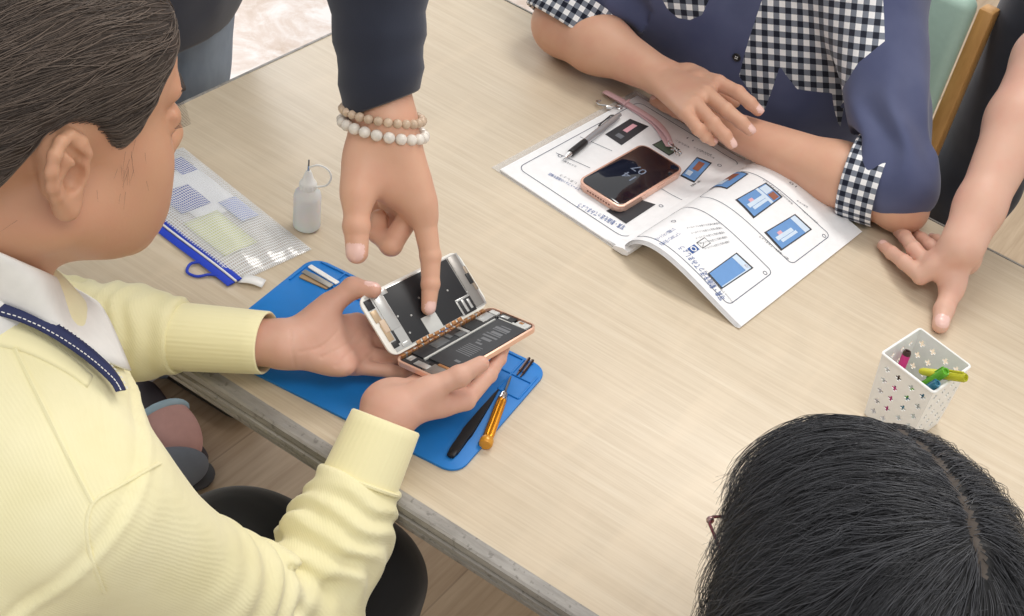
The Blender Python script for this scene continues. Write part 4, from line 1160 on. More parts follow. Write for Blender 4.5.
# lanyard
NAVY = plain('navy_webbing', (38, 46, 88), .7)
px = spline([(-30, 304), (0, 313), (22, 320), (46, 332), (70, 349), (90, 366), (105, 382), (112, 396)], 6)
H_ = [on_mesh(CB, *p[:2], .0095, .2) for p in px]; LC = smooth_pts([h for h, n in H_], 6); LN = [n for h, n in H_]
lan = ribbon('lanyard', LC, LN, .0125, .0014, NAVY, woman)
m = MB()
for sgn in (-1, 1):
    acc = 0
    for i in range(1, len(LC)):
        t = LC[i]-LC[i-1]; L = np.linalg.norm(t); t = t/L; n = nrm(LN[i]-t*(LN[i] @ t)); b = np.cross(n, t)
        k = acc
        while k < L:
            p = LC[i-1]+t*k+b*sgn*.0044+n*.0016; m.tube([p, p+t*.0022], .00042, 5); k += .0036
        acc = k-L
q = m.build('stitching', WHITE, lan); q.matrix_parent_inverse = world_of(lan).inverted()

# --- hair, pulled back
hp = [(.104, .078), (.088, .070), (.074, .058), (.060, .044), (.053, .024), (.046, .006), (.037, -.016), (.029, -.014), (.024, .004), (.014, .020), (.004, .029), (-.010, .031), (-.022, .022), (-.030, .004), (-.044, -.022), (-.062, -.050), (-.085, -.066), (-.16, -.07), (-.16, .2), (.104, .2)]
HAIR = m_hair('dark_brown_strands', (54, 46, 42), (112, 98, 88), .45)
hm = NT('dark_brown_hair'); hn = hm.noise(60, 4, .6, hm.mapping((1, .12, 1))); hm.set(color=hm.ramp(hn, [(.3, srgb(50, 43, 39)), (.7, srgb(78, 67, 60))]), rough=.5, spec=.3); HAIRB = hm.m
S = Shape(); E = lambda c, r, k=.03: S.ell(WH(*c), np.array(r)*W_S, W_R, k)
E((0, -.014, .046), (.0795, .103, .0865)); E((0, .036, .056), (.063, .056, .054)); E((0, -.075, .01), (.066, .050, .062), .04); E((0, -.128, -.004), (.036, .034, .036), .012)
def hair_disp(P):
    q = (P-W_O) @ W_R / W_S; sd = inpoly(hp, q[..., 1], q[..., 2]); sd = np.where(q[..., 1] < -.10, np.maximum(sd, .01), sd)
    t = np.clip((sd+.004)/.016, 0, 1); t = t*t*(3-2*t)
    st = np.sin((q[..., 2]*220+q[..., 1]*90)+vnoise(P, .03, 9)*2)*.0006
    return -(1-t)*.013 + st*t
v, f, _ = S.mesh(.0028, hair_disp, False, 1)
hair = link_mesh('hair', v, f, HAIRB, woman, True, None, world=True)
B_ = bvh_of(v, f); ql = (v-W_O) @ W_R / W_S; sdv = inpoly(hp, ql[:, 1], ql[:, 2])
cand = np.where((sdv > .0) & (ql[:, 0] > -.055))[0]; front = np.where((sdv > -.001) & (sdv < .010) & (ql[:, 0] > -.06) & (ql[:, 1] > -.03))[0]
strands = []; r2 = np.random.default_rng(5)
for k in range(6500):
    i = r2.choice(front if k % 3 == 0 else cand); p = v[i].copy(); lift = .0006+.0022*r2.random()**2; pts = []; bun = WH(0, -.125, .005+.03*r2.normal()*.3)
    bend = r2.normal()*.16; n_st = r2.integers(7, 15)
    for s_ in range(n_st):
        h, n, _, _ = B_.find_nearest(Vector(p)); h = np.array(h); n = np.array(n); n = n if n @ (h-WH(0, -.02, .03)) > 0 else -n
        pts.append(h+n*lift*min(1, .3+s_*.3)); d = bun-h; d = nrm(d-n*(d @ n)); c_ = np.cross(n, d); d = nrm(d + c_*(bend*(1-s_/n_st)+.05*r2.normal()) + c_*.25*np.sin(h[2]*70)*.3)
        if np.linalg.norm(bun-h) < .035: break
        p = h + d*.0085
    if len(pts) > 3: strands.append(np.array(pts))
wisps = []
# wisps along the temple, sideburn and nape
for k in range(22):
    y, z = [(.046, .012), (.041, .002), (.036, -.012), (.034, -.018), (.040, -.004), (-.045, -.03)][r2.integers(0, 6)]; y += r2.normal()*.007; z += r2.normal()*.010
    h, n, _, _ = HB.find_nearest(Vector(WH(.075, y, z))); h = np.array(h); n = np.array(n); n = n if n @ (h-W_O) > 0 else -n
    d = nrm(W_R @ np.array([0, -.35+.5*(y > 0)*r2.random()-.5*(y < 0), -1+.3*r2.normal()])); d = nrm(d-n*(d @ n)); L = .007+.010*r2.random()
    wisps.append(np.array([h+n*(.0006+.0012*q)+d*L*q for q in np.linspace(0, 1, 5)]))
hair_object('strands', strands, .00032, HAIR, hair); hair_object('wisps', wisps, .00007, HAIR, hair)
# lashes of the eye nearest the camera side
ls = []
for k in range(18):
    q = k/17; b = WH(.022+.026*q, .0885-.011*q, .0120-.002*q); d = nrm(W_R @ np.array([.2+.5*q, 1.0-.3*q, .22])); ls.append(np.array([b+d*L+np.array([0, 0, .25*L*L/.009]) for L in np.linspace(0, .013, 5)]))
hair_object('eyelashes', ls, .0003, HAIR, woman)

# --- black trousers
TR = NT('black_trouser_cloth'); TR.set(color=srgb(26, 26, 28), rough=.75, sheen=.15, spec=.25); tn = TR.noise(9, 3); TR.bump(tn, .35, .01); TROU = TR.m
S = Shape(); hpR, hpL = np.array([.50, -.42, .53]), np.array([.36, -.42, .53]); kR, kL = np.array([.588, -.020, .560]), np.array([.480, -.07, .56])
S.cone(hpR, kR, .098, .074, .05); S.cone(hpL, kL, .098, .074, .05); S.cone(hpR, hpL, .115, .115, .06)
S.cone(kR, (.61, .0, .12), .070, .058, .03); S.cone(kL, (.50, .0, .12), .070, .058, .03)
S.cone(lerp(hpR, kR, .55), lerp(hpL, kL, .55), .06, .06, .08)
v, f, _ = S.mesh(.006, lambda P: .003*vnoise(P, .05, 3), False, 1); link_mesh('trousers', v, f, TROU, woman, True, None, world=True)
SHOE = plain('black_shoe', (30, 30, 32), .5)
for k_ in ((.61, .0), (.50, .0)):
    S = Shape(); S.cone((k_[0], k_[1]-.02, .06), (k_[0], k_[1]-.02, .12), .045, .045, .03); S.cone((k_[0], k_[1]-.04, .04), (k_[0]+.02, k_[1]+.17, .03), .04, .03, .03); S.plane((k_[0], k_[1], .001), (0, 0, -1)); v, f, _ = S.mesh(.006)
    link_mesh('shoe', v, f, SHOE, woman, True, None, world=True)

# knitted seams of the cardigan: raglan line and armhole
for pl in (((14, 348), (32, 385), (52, 425), (72, 465), (92, 503)), ((160, 463), (150, 468), (140, 474), (115, 488), (92, 503), (86, 530), (92, 560), (104, 592))):
    P = smooth_pts([on_mesh(CB, *p[:2], .0002, .15)[0] for p in spline(pl, 8)], 4)
    q = MB().tube(P, [(.0012, .0018)]*len(P), 8, flat=-FW).build('seam', KNIT, card); q.matrix_parent_inverse = world_of(card).inverted()
# ------------------------------------------------------------------ the opened phone held in her hands
op = root_at('opened_smartphone', bod(.5, .5, -.008), HU, 'opened white and rose gold smartphone showing battery and circuit boards, held in two hands', 'phone', Z=BN)
MBod = mat_from(HA, HU, nrm(np.cross(BN, HU)), BN)
if np.array(MBod)[:3, 1] @ BV < 0: MBod = mat_from(HA, HU, BV, BN)
MScr = mat_from(scr(0, 0), HU, SV, SN)
WB, WS = op.matrix_basis.inverted() @ MBod, op.matrix_basis.inverted() @ MScr
RG = plain('rose_gold_frame', (232, 190, 168), .28, .5); PBLK = plain('board_black', (30, 31, 34), .45); BATT = plain('battery_grey', (52, 54, 58), .5); BTXT = plain('battery_print', (112, 114, 118), .6)
SIL = plain('silver_shield', (196, 196, 194), .28, .7); WBEZ = plain('white_bezel', (232, 231, 224), .3); PLATE = plain('dark_backplate', (30, 31, 35), .4); GLAB = plain('grey_sticker', (200, 201, 198), .45); COP = plain('copper_flex', (178, 128, 84), .35, .5); STEEL2 = plain('brushed_steel', (150, 146, 142), .35, .7)
def uv(u0, v0, u1, v1): return ((u0+u1)/2*PL_, (v0+v1)/2*PW_), ((u1-u0)*PL_, (v1-v0)*PW_)
m = MB(); outer = rrect(PL_, PW_, .010, 8, PL_/2, PW_/2); inner = rrect(PL_-.004, PW_-.004, .0085, 8, PL_/2, PW_/2); n = len(outer)
bm = m.bm; lv = [[bm.verts.new((p[0], p[1], z)) for p in poly] for poly, z in ((outer, -.0062), (outer, -.0008), (inner, 0), (inner, -.0040))]
cx = rrect(PL_-.006, PW_-.006, .008, 8, PL_/2, PW_/2); lv.insert(0, [bm.verts.new((p[0], p[1], -.0078)) for p in cx])
for A_, B_ in zip(lv, lv[1:]):
    for i in range(n): bm.faces.new((A_[i], A_[(i+1) % n], B_[(i+1) % n], B_[i]))
bm.faces.new(lv[0][::-1]); bm.faces.new(lv[-1])
rh_ = m.build('rear_housing', RG, op, M=WB)
def bpart(name, boxes, *a, **k):
    if name in ('silver_bracket', 'copper_pad', 'black_gasket', 'upper_parts', 'dock_connector', 'home_button_flex'):
        for b in boxes: bpart1(name, [b], *a, **k)
        return
    return bpart1(name, boxes, *a, **k)
def bpart1(name, boxes, mt, h=.0012, z=-.0040, M=WB, parent=None, bev=.0003):
    m = MB()
    for b in boxes:
        (c, d) = uv(*b[:4]); hh = b[4] if len(b) > 4 else h; m.box((c[0], c[1], z+hh/2), (d[0], d[1], hh), bev)
    return m.build(name, mt, parent or op, M=M)
bpart('interior_plate', [(.02, .04, .98, .96)], PBLK, .0006)
bat = bpart('battery', [(.17, .36, .90, .93)], BATT, .0026)
m = MB(); r3 = np.random.default_rng(2)
def bar(u0, v0, u1, v1):
    (c, d) = uv(u0, v0, u1, v1); m.box((c[0], c[1], -.00135), (d[0], d[1], .0001))
for i in range(7): bar(.36+i*.022, .52, .368+i*.022, .80)
for (u_, w_, a_, b_) in ((.53, .02, .58, .70), (.565, .015, .55, .62), (.60, .03, .56, .74), (.65, .02, .5, .78), (.69, .012, .5, .78), (.71, .03, .55, .76), (.76, .012, .5, .78), (.78, .03, .5, .78), (.825, .012, .55, .75), (.25, .025, .70, .80)): bar(u_, a_, u_+w_, b_)
m.build('print', BTXT, bat, M=WB)
bpart('logic_board', [(.15, .05, .62, .30), (.55, .12, .80, .33)], plain('logic_board_dark', (40, 42, 46), .4), .0022)
bpart('board_shield', [(.30, .09, .44, .26), (.46, .08, .50, .20), (.52, .17, .60, .29)], plain('grey_shield', (104, 106, 108), .35, .5), .0029)
bpart('sim_tray', [(.64, .10, .78, .32)], PBLK, .0030); bpart('silver_bracket', [(.79, .08, .92, .26), (.60, .06, .63, .30)], SIL, .0030)
bpart('flex_cable', [(.14, .315, .88, .345), (.90, .36, .925, .9)], GLAB, .0030)
bpart('hinge_flex', [(.06+.055*i, -.012, .10+.055*i, .05) for i in range(16)], COP, .0040)
bpart('antenna_clip', [(.10+.08*i, .01, .125+.08*i, .045) for i in range(10)], SIL, .0044)
bpart('camera_module', [(.91, .32, .975, .62)], PBLK, .0034); bpart('camera_ring', [(.925, .36, .96, .50)], SIL, .0038)
bpart('taptic_motor', [(.03, .55, .14, .90)], STEEL2, .0026); bpart('speaker_box', [(.03, .10, .13, .48)], PBLK, .0026); bpart('dock_connector', [(.045, .30, .10, .56), (.06, .12, .12, .22)], SIL, .0031)
bpart('upper_parts', [(.925, .66, .975, .90), (.93, .10, .975, .26)], GLAB, .0028); bpart('copper_pad', [(.135, .60, .16, .9), (.94, .70, .965, .78)], COP, .0032)
# display half
m = MB(); m.prism([(p[0], p[1]) for p in rrect(PL_, PW_, .0105, 8, PL_/2, PW_/2)], -.0022, 0, .0005); dp = m.build('display_panel', WBEZ, op, M=WS)
def spart(name, boxes, mt, h=.0010, z=.0): return bpart(name, boxes, mt, h, z, WS)
spart('display_frame', [(.055, .035, .985, .965)], SIL, .0006)
spart('display_backplate', [(.205, .05, .865, .945)], PLATE, .0012)
spart('home_button_plate', [(.105, .35, .195, .95), (.12, .06, .20, .12), (.19, .88, .25, .96)], SIL, .0016)
spart('home_button_flex', [(.03, .55, .085, .74), (.045, .22, .09, .50)], plain('brass_flex', (190, 166, 136), .35, .4), .0012); spart('black_gasket', [(.03, .76, .09, .92), (.05, .10, .10, .20), (.10, .14, .12, .42)], PBLK, .0013); spart('beige_connector', [(.052, .36, .10, .56)], plain('beige_pad', (206, 184, 160), .4), .0018)
spart('sticker', [(.375, .03, .52, .31)], GLAB, .0014)
spart('display_shield', [(.875, .06, .965, .95)], STEEL2, .0014); spart('earpiece_flex', [(.955, .30, .985, .72)], plain('flex_tan', (150, 136, 120), .4, .3), .0018)
spart('earpiece', [(.94, .42, .975, .60)], PBLK, .0022)
spart('cable_bracket', [(.725, .27, .875, .305), (.725, .03, .742, .30), (.775, .06, .80, .27), (.825, .08, .85, .24)], SIL, .0019); spart('cable_cover', [(.745, .03, .87, .27)], PBLK, .0015)
spart('display_flex', [(.24+.06*i, -.01, .28+.06*i, .045) for i in range(8)], COP, .0013)
for (u_, v_) in ((.32, .42), (.72, .50), (.46, .60), (.215, .50), (.23, .2), (.87, .34)):
    MB().lathe([(0, .0012), (.0013, .0012), (.0011, .0018), (0, .0018)], 10, WS @ Matrix.Translation((u_*PL_, v_*PW_, 0))).build('screw', SIL, op)
# ------------------------------------------------------------------ the man with folded arms
man = person((.50, 1.10, 0), 'man in navy and gingham check shirt with folded forearms resting on the table')
SK_M = m_skin('skin_tan', (208, 162, 136), (194, 126, 108))
elL, wL_ = at(893, 196, .046), at(742, 134, .046)
elR, wR_ = at(566, 26, .048), at(659, 76, .058)
mshL, mshR = np.array([.615, 1.0, .965]), np.array([.262, .975, .975])
S = Shape()
S.cone(elL, lerp(elL, wL_, .35), .047, .0475, .02, 0, (0, 0, 1), .88); S.cone(lerp(elL, wL_, .35), wL_, .0475, .030, .02, 0, (0, 0, 1), .85)
S.ell(elL+np.array([.022, .0, -.012]), (.034, .034, .032), None, .02)
# left hand, lying under the right wrist
mcl = [at(694, 119, .030), at(697, 111, .028), at(700, 104, .026), at(704, 97, .024)]
fl_ = [[p+d*.035, p+d*.058, p+d*.078] for p, d in ((np.array(m), nrm(at(655, 101, .015)-at(694, 119, .03))) for m in mcl)]
fingers(S, .012, mcl, fl_, [at(728, 128, .045), at(712, 118, .046), at(700, 110, .044), at(690, 104, .04)], RM, (.016, .013, .012, .010), [(0, 0, 1)]*4, wL_, (0, 0, 1), True)
armL = S.mesh(.0022, tags=True)
S = Shape()
S.cone(lerp(mshR, elR, .45), elR, .050, .046, .02); S.cone(elR, lerp(elR, wR_, .35), .047, .049, .02, 0, (0, 0, 1), .88); S.cone(lerp(elR, wR_, .35), wR_, .049, .031, .02, 0, (0, 0, 1), .82)
zf = .100
mc = [at(718, 83, .100), at(706, 93.5, .101), at(695, 104, .098), at(686, 114, .092)]
fl_ = [[at(738, 92.5, .101), at(750, 103, .094), at(758, 110.5, .088)], [at(726, 110, .103), at(741, 122, .094), at(749.5, 130, .087)], [at(713, 123, .099), at(725, 135.5, .088), at(731, 143.5, .080)], [at(698, 129, .090), at(706, 136.5, .080), at(712.5, 141.5, .072)]]
fingers(S, .013, mc, fl_, [at(690, 75, .072), at(705, 82, .060), at(720, 92, .054), at(734, 101, .052)], RM, (.017, .014, .0125, .0105), [(0, -.1, 1)]*4, wR_, (0, .3, 1), True)
armR = S.mesh(.0020, tags=True)
Rm = np.array(Matrix.Rotation(math.radians(180), 3, 'Z') @ Matrix.Rotation(math.radians(-30), 3, 'X')); Mo = np.array([.455, .93, 1.245])
S = Shape(); head_prims(S, Rm, Mo, 1.04, False, True); S.cone((.46, 1.0, 1.08), (.47, 1.03, .98), .062, .08, .03)
mh = S.mesh(.0036, tags=True)
body_mesh(man, *join(armL, armR, mh), SK_M)
S = Shape(); S.ell(Mo+Rm @ np.array([0, -.014, .05]), (.083, .105, .088), Rm, .03); S.plane(Mo+Rm @ np.array([0, .05, .035]), Rm @ np.array([0, .75, -.66])); v, f, _ = S.mesh(.005)
link_mesh('hair', v, f, plain('grey_black_hair', (60, 58, 56), .6), man, True, None, world=True)
# shirt
def m_check(name, du, dv, uv=False, per=.0175):
    t = NT(name)
    if uv: u = t.n('ShaderNodeUVMap').outputs[0]
    else: u = t.co()
    def dot(d):
        x = t.n('ShaderNodeVectorMath', operation='DOT_PRODUCT'); t.l(u, x.inputs[0]); x.inputs[1].default_value = d; return x.outputs['Value']
    a = t.math('GREATER_THAN', t.math('FRACT', t.math('MULTIPLY_ADD', dot(du), 1/per, 50.0)), .5); b = t.math('GREATER_THAN', t.math('FRACT', t.math('MULTIPLY_ADD', dot(dv), 1/per, 50.0)), .5)
    s = t.math('MULTIPLY', t.math('ADD', a, b), .5)
    t.set(color=t.ramp(s, [(.0, srgb(236, 236, 238)), (.5, srgb(120, 126, 138)), (.99, srgb(30, 34, 48))]), rough=.8, spec=.2); n = t.noise(40, 2); t.bump(n, .15, .002); return t.m
NAVYS = NT('navy_cotton'); nn = NAVYS.noise(11, 3); n4 = NAVYS.noise(500, 1); NAVYS.set(color=NAVYS.ramp(nn, [(.3, srgb(70, 76, 108)), (.7, srgb(86, 92, 122))]), rough=.8, sheen=.2, spec=.2); NAVYS.bump(n4, .15, .0008); NAVYC = NAVYS.m
GING = m_check('gingham_check', (.92, .25, .30), (-.32, .30, .90))
S = Shape()
S.ell((.47, 1.045, .86), (.215, .135, .20), None, .06); S.ell((.47, 1.03, .74), (.20, .140, .16), None, .06); S.cone((.47, 1.06, .74), (.47, 1.12, .50), .18, .19, .06, 0, (0, 1, 0), .8)
S.cone((.47, 1.03, 1.0), mshL, .075, .080, .05); S.cone((.47, 1.03, 1.0), mshR, .075, .080, .05)
cutL = lerp(elL, wL_, .17); cutR = lerp(mshR, elR, .90); dr = nrm(elR-mshR)
S.cone(mshL, elL+np.array([-.006, .010, .022]), .074, .056, .05); S.cone(elL+np.array([-.006, .010, .022]), cutL+np.array([0, 0, .010]), .056, .052, .02)
S.cone(mshR, lerp(mshR, elR, .93), .088, .062, .05); S.ell((.315, .965, .85), (.12, .110, .14), None, .05)
S.plane(cutL, nrm(nrm(wL_-elL)+np.array([0, 0, -.30])), .004, .085); S.plane(cutR, dr, .004, .12)
S.plane(elL+np.array([0.01, 0, -.016]), (0.25, -.15, -1), .01, .07)
def mfold(P):
    d = .004*vnoise(P, .09, 11)+.002*vnoise(P, .04, 12)
    for (e, s_) in ((elL, mshL), (elR, mshR)):
        ax = nrm(e-s_); t = (P-s_) @ ax; L = np.linalg.norm(e-s_); m = np.exp(-((t-L*.78)/.07)**2)*(np.linalg.norm(P-s_-t[..., None]*ax, axis=-1) < .1)
        d = d + .006*m*np.sin((P @ np.array([.7, .2, .7]))*2*np.pi/.05+vnoise(P, .07, 13)*2.5)
    return d
v, f, _ = S.mesh(.0034, mfold, False, 1)
cen = v[f].mean(1)
SB = bvh_of(v, f)
def sp(px, py):
    """point of the shirt under a pixel, as (x, z) on its front"""
    d = nrm(at(px, py, 0)-CP); r = SB.ray_cast(Vector(CP), Vector(d)); h = np.array(r[0]) if r[0] is not None else at(px, py, .1); return h
polyA = [sp(*p) for p in ((775, -60), (762, 0), (750, 36), (739, 76), (765, 110), (772, 90), (780, 66), (797, 89), (832, 93), (841, 128), (844, 108), (839, 108), (849, 78), (858, 63), (885, 41), (883, 0), (868, -70), (825, -70))]
polyB = [sp(*p) for p in ((660, -5), (668, 10), (678, 18), (690, 20), (702, 15), (712, -6))]
def infront(poly):
    P = np.array(poly); ctr = P.mean(0); return np.where(np.abs(v[:, 1]-ctr[1]) < .22, inpoly(P[:, [0, 2]], v[:, 0], v[:, 2]), -.05)
area_ = np.maximum(infront(polyA), infront(polyB))
def m_shirt():
    """navy cotton with gingham panels; the panel outline is a signed distance stored on the cloth"""
    t = NT('navy_and_gingham_cotton')
    def dot(d):
        x = t.n('ShaderNodeVectorMath', operation='DOT_PRODUCT'); t.l(t.co(), x.inputs[0]); x.inputs[1].default_value = d; return x.outputs['Value']
    per = .0175
    a = t.math('GREATER_THAN', t.math('FRACT', t.math('MULTIPLY_ADD', dot((.92, .25, .30)), 1/per, 50.0)), .5); b = t.math('GREATER_THAN', t.math('FRACT', t.math('MULTIPLY_ADD', dot((-.32, .30, .90)), 1/per, 50.0)), .5)
    g = t.ramp(t.math('MULTIPLY', t.math('ADD', a, b), .5), [(.0, srgb(236, 236, 238)), (.5, srgb(120, 126, 138)), (.99, srgb(30, 34, 48))])
    nn = t.noise(11, 3); n4 = t.noise(500, 1); nv = t.ramp(nn, [(.3, srgb(70, 76, 108)), (.7, srgb(86, 92, 122))])
    at_ = t.n('ShaderNodeAttribute'); at_.attribute_name = 'panel'
    t.set(color=t.mix(t.math('GREATER_THAN', at_.outputs['Fac'], 0.0), nv, g), rough=.8, sheen=.2, spec=.2); t.bump(n4, .15, .0008); return t.m
shirt = link_mesh('shirt', v, f, m_shirt(), man, True, None, world=True)
pa_at = shirt.data.attributes.new('panel', 'FLOAT', 'POINT'); pa_at.data.foreach_set('value', area_.astype(np.float32))
dl = nrm(nrm(wL_-elL)+np.array([0, 0, -.12]))
CHK = m_check('gingham_cuff', (1, 0, 0), (0, 1, 0), True, .016)
for (c, d, r0) in ((cutL+np.array([0, .004, .006]), dl, .062), (cutR, dr, .066)):
    pts = [c-d*.022+d*.050*k/5 for k in range(6)]
    cuff_tube('sleeve_cuff', pts, [(r0*.98, r0*1.02)]*6, CHK, shirt, (0, .25, 1), 64, .003)
b_, n_ = on_mesh(SB, 737, 57, .001, .05)
bt_ = Matrix.Translation(Vector(b_)) @ Vector(n_).to_track_quat('Z', 'Y').to_matrix().to_4x4()
m = MB().lathe([(0, 0), (.0062, 0), (.0066, .0012), (.0056, .0024), (.0042, .0018), (0, .0018)], 20, bt_); q = m.build('button', BLACK, shirt); q.matrix_parent_inverse = world_of(shirt).inverted()
m = MB()
for a in (0, 1, 2, 3): m.sphere(bt_ @ Vector((.0019*math.cos(a*math.pi/2+.8), .0019*math.sin(a*math.pi/2+.8), .0021)), (.0011, .0011, .0006), 8)
q = m.build('button_thread', WHITE, shirt); q.matrix_parent_inverse = world_of(shirt).inverted()

# --- chair behind the man
chair = root_at('chair', (.54, 1.26, 0), (1, 0, 0), 'wooden chair with pale green upholstered back standing behind the check shirt man', 'chair')
OAK = NT('chair_oak'); n1 = OAK.noise(6, 4, .6, OAK.mapping((8, 8, 1))); OAK.set(color=OAK.ramp(n1, [(.3, srgb(190, 138, 76)), (.7, srgb(218, 168, 104))]), rough=.4); OAK = OAK.m
GRN = plain('pale_green_vinyl', (176, 206, 193), .45)
tilt = Matrix.Rotation(math.radians(-8), 3, 'X')
m = MB(); m.box((0, -.032, .70), (.37, .05, .36), .022, tilt, 4); m.build('back_pad', GRN, chair)
for s in (1, -1):
    m = MB(); m.box((s*.198, -.005, .635), (.026, .045, .45), .004, tilt); m.build('back_post', OAK, chair)
    m = MB(); m.box((s*.198, .015, .215), (.034, .04, .43), .004); m.build('leg', OAK, chair)
    m = MB(); m.box((s*.198, -.40, .215), (.034, .034, .43), .004); m.build('leg', OAK, chair)
    m = MB(); m.box((s*.198, -.19, .40), (.024, .40, .05), .003); m.build('seat_rail', OAK, chair)
m = MB(); m.box((0, -.20, .445), (.41, .43, .05), .02, None, 4); m.build('seat', GRN, chair)

# ------------------------------------------------------------------ the person leaning on the right
lean = person((.95, 1.32, 0), 'person in dark trousers leaning a bare right hand on the far table edge')
SK_L = m_skin('skin_rosy', (212, 170, 150), (206, 134, 120))
S = Shape()
wl2 = at(962, 246, .072); elb = at(1046, 62, .22); sho = np.array([1.02, 1.12, 1.30])
S.cone(elb, lerp(elb, wl2, .35), .046, .044, .02); S.cone(lerp(elb, wl2, .35), lerp(elb, wl2, .8), .044, .032, .02); S.cone(lerp(elb, wl2, .8), wl2, .032, .031, .02)
S.cone(sho, elb, .056, .046, .02)
mc = [at(921, 276, .028), at(926, 262, .032), at(938, 254, .030), at(950, 250, .026)]
fl_ = [[at(904, 262, .024), at(892, 253, .015), at(883, 245.5, .009)], [at(914, 249, .034), at(905, 237, .024), at(898, 231, .012)], [at(930, 246, .030), at(922, 239, .022), at(917, 235, .012)], [at(944, 245, .026), at(937, 240, .018), at(932, 238, .010)]]
th = [at(955, 272, .040), at(951, 292, .024), at(944, 310, .014), at(940.5, 325, .010)]
fingers(S, .013, mc, fl_, th, RM, (.019, .0150, .0132, .0112), [(0, 0, 1)]*4, wl2, (.1, -.2, 1), True)
S.ell(at(966, 258, .040), (.022, .020, .026), None, .018)
la = S.mesh(.0020, tags=True)
Rl = np.array(Matrix.Rotation(math.radians(150), 3, 'Z') @ Matrix.Rotation(math.radians(-20), 3, 'X')); Lo = np.array([.97, 1.13, 1.56])
S = Shape(); head_prims(S, Rl, Lo, 1.04, False, True); lh_ = S.mesh(.0040, tags=True)
body_mesh(lean, *join(la, lh_), SK_L)
DTR = NT('dark_blue_trouser_cloth'); n1 = DTR.noise(7, 3); DTR.set(color=DTR.ramp(n1, [(.3, srgb(46, 49, 60)), (.7, srgb(62, 66, 78))]), rough=.8, sheen=.2, spec=.2); DTR.bump(n1, .4, .012); DTR = DTR.m
S = Shape(); S.cone((.86, 1.36, .95), (.80, 1.37, .50), .115, .085, .05); S.cone((.80, 1.37, .50), (.78, 1.40, .06), .085, .065, .04); S.cone((1.06, 1.34, .95), (1.10, 1.38, .50), .115, .085, .05); S.cone((1.10, 1.38, .5), (1.12, 1.42, .06), .085, .065, .04); S.cone((.88, 1.36, 1.0), (1.04, 1.35, 1.0), .125, .125, .05)
v, f, _ = S.mesh(.007, lambda P: .005*vnoise(P, .08, 21), False, 1); link_mesh('trousers', v, f, DTR, lean, True, None, world=True)
S = Shape(); S.cone((.98, 1.33, 1.02), (.98, 1.20, 1.30), .155, .165, .08, 0, (0, 1, 0), .75); S.cone((.98, 1.2, 1.33), sho, .08, .075, .05); S.cone((.98, 1.2, 1.33), (.80, 1.17, 1.30), .08, .075, .05); S.cone(sho, lerp(sho, elb, .6), .072, .062, .03); S.cone((.80, 1.17, 1.30), (.77, 1.26, 1.0), .07, .055, .03)
S.plane(lerp(sho, elb, .55), nrm(elb-sho), .004, .08)
v, f, _ = S.mesh(.007, lambda P: .004*vnoise(P, .08, 22), False, 1); link_mesh('polo_shirt', v, f, plain('grey_cotton', (150, 152, 158), .8), lean, True, None, world=True)
for (x, y) in ((.78, 1.40), (1.12, 1.42)):
    S = Shape(); S.cone((x, y+.02, .055), (x, y+.02, .10), .045, .045, .03); S.cone((x, y+.03, .042), (x-.03, y-.16, .032), .042, .034, .03); S.plane((x, y, .001), (0, 0, -1)); v, f, _ = S.mesh(.006); link_mesh('shoe', v, f, SHOE, lean, True, None, world=True)

# ------------------------------------------------------------------ the pointing person in the navy jacket
pnt = person((-.15, .30, 0), 'standing person in navy jacket and jeans pointing a finger at the opened phone')
SK_P = m_skin('skin_light_tan', (212, 166, 140), (202, 134, 114))
S = Shape()
_d = nrm(at(428.5, 308, 0)-CP); _pl = scr(.4, .3, .0085); _t = ((_pl-CP) @ SN)/(_d @ SN); tipP = CP+_d*_t
zt_ = tipP[2]-TZ
wp = at(383, 116, .236); 
m1 = at(424, 218, zt_+.072); p1 = at(430.5, 256, zt_+.040); d1 = at(430.5, 284, zt_+.018)
mc = [m1, at(412, 212, zt_+.060), at(400, 206, zt_+.052), at(390, 200, zt_+.050)]
fl_ = [[p1, d1, tipP], [at(391, 245, zt_+.040), at(378, 234, zt_+.040), at(379, 217, zt_+.050)], [at(384, 238, zt_+.026), at(372, 226, zt_+.030), at(376, 208, zt_+.040)], [at(378, 230, zt_+.018), at(368, 218, zt_+.024), at(373, 204, zt_+.034)]]
th = [at(365, 160, zt_+.124), at(357.5, 192, zt_+.104), at(356.5, 226, zt_+.080), at(357, 253, zt_+.060)]
RPt = [(.0130, .0108, .0094, .0078), (.0118, .0115, .0100, .0085), (.0112, .0105, .0095, .0085), (.0100, .0092, .0085, .0078)]
fingers(S, .016, mc, fl_, th, RPt, (.0175, .0145, .0128, .0112), [(.5, -.1, .6)]+[(0, -.4, -.6)]*3, wp, -FW, True, palm_r=.016)
S.cone(lerp(wp, m1, .12), lerp(wp, m1, .82), .026, .0165, .02)
S.cone(at(372, 150, zt_+.126), at(392, 186, zt_+.096), .026, .019, .02)
S.cone(at(362, 168, zt_+.116), at(358, 196, zt_+.100), .017, .0145, .012)
el_p = at(374, -110, .44)
S.cone(wp, lerp(wp, el_p, .5), .0275, .034, .02, 0, FW, .85); S.cone(lerp(wp, el_p, .5), el_p, .036, .042, .02)
pa_ = S.mesh(.0018, tags=True)
Rp = np.array(Matrix.Rotation(math.radians(-75), 3, 'Z') @ Matrix.Rotation(math.radians(-25), 3, 'X')); Po = np.array([-.01, .36, 1.50])
S = Shape(); head_prims(S, Rp, Po, 1.04, False, True); ph_ = S.mesh(.0040, tags=True)
body_mesh(pnt, *join(pa_, ph_), SK_P)
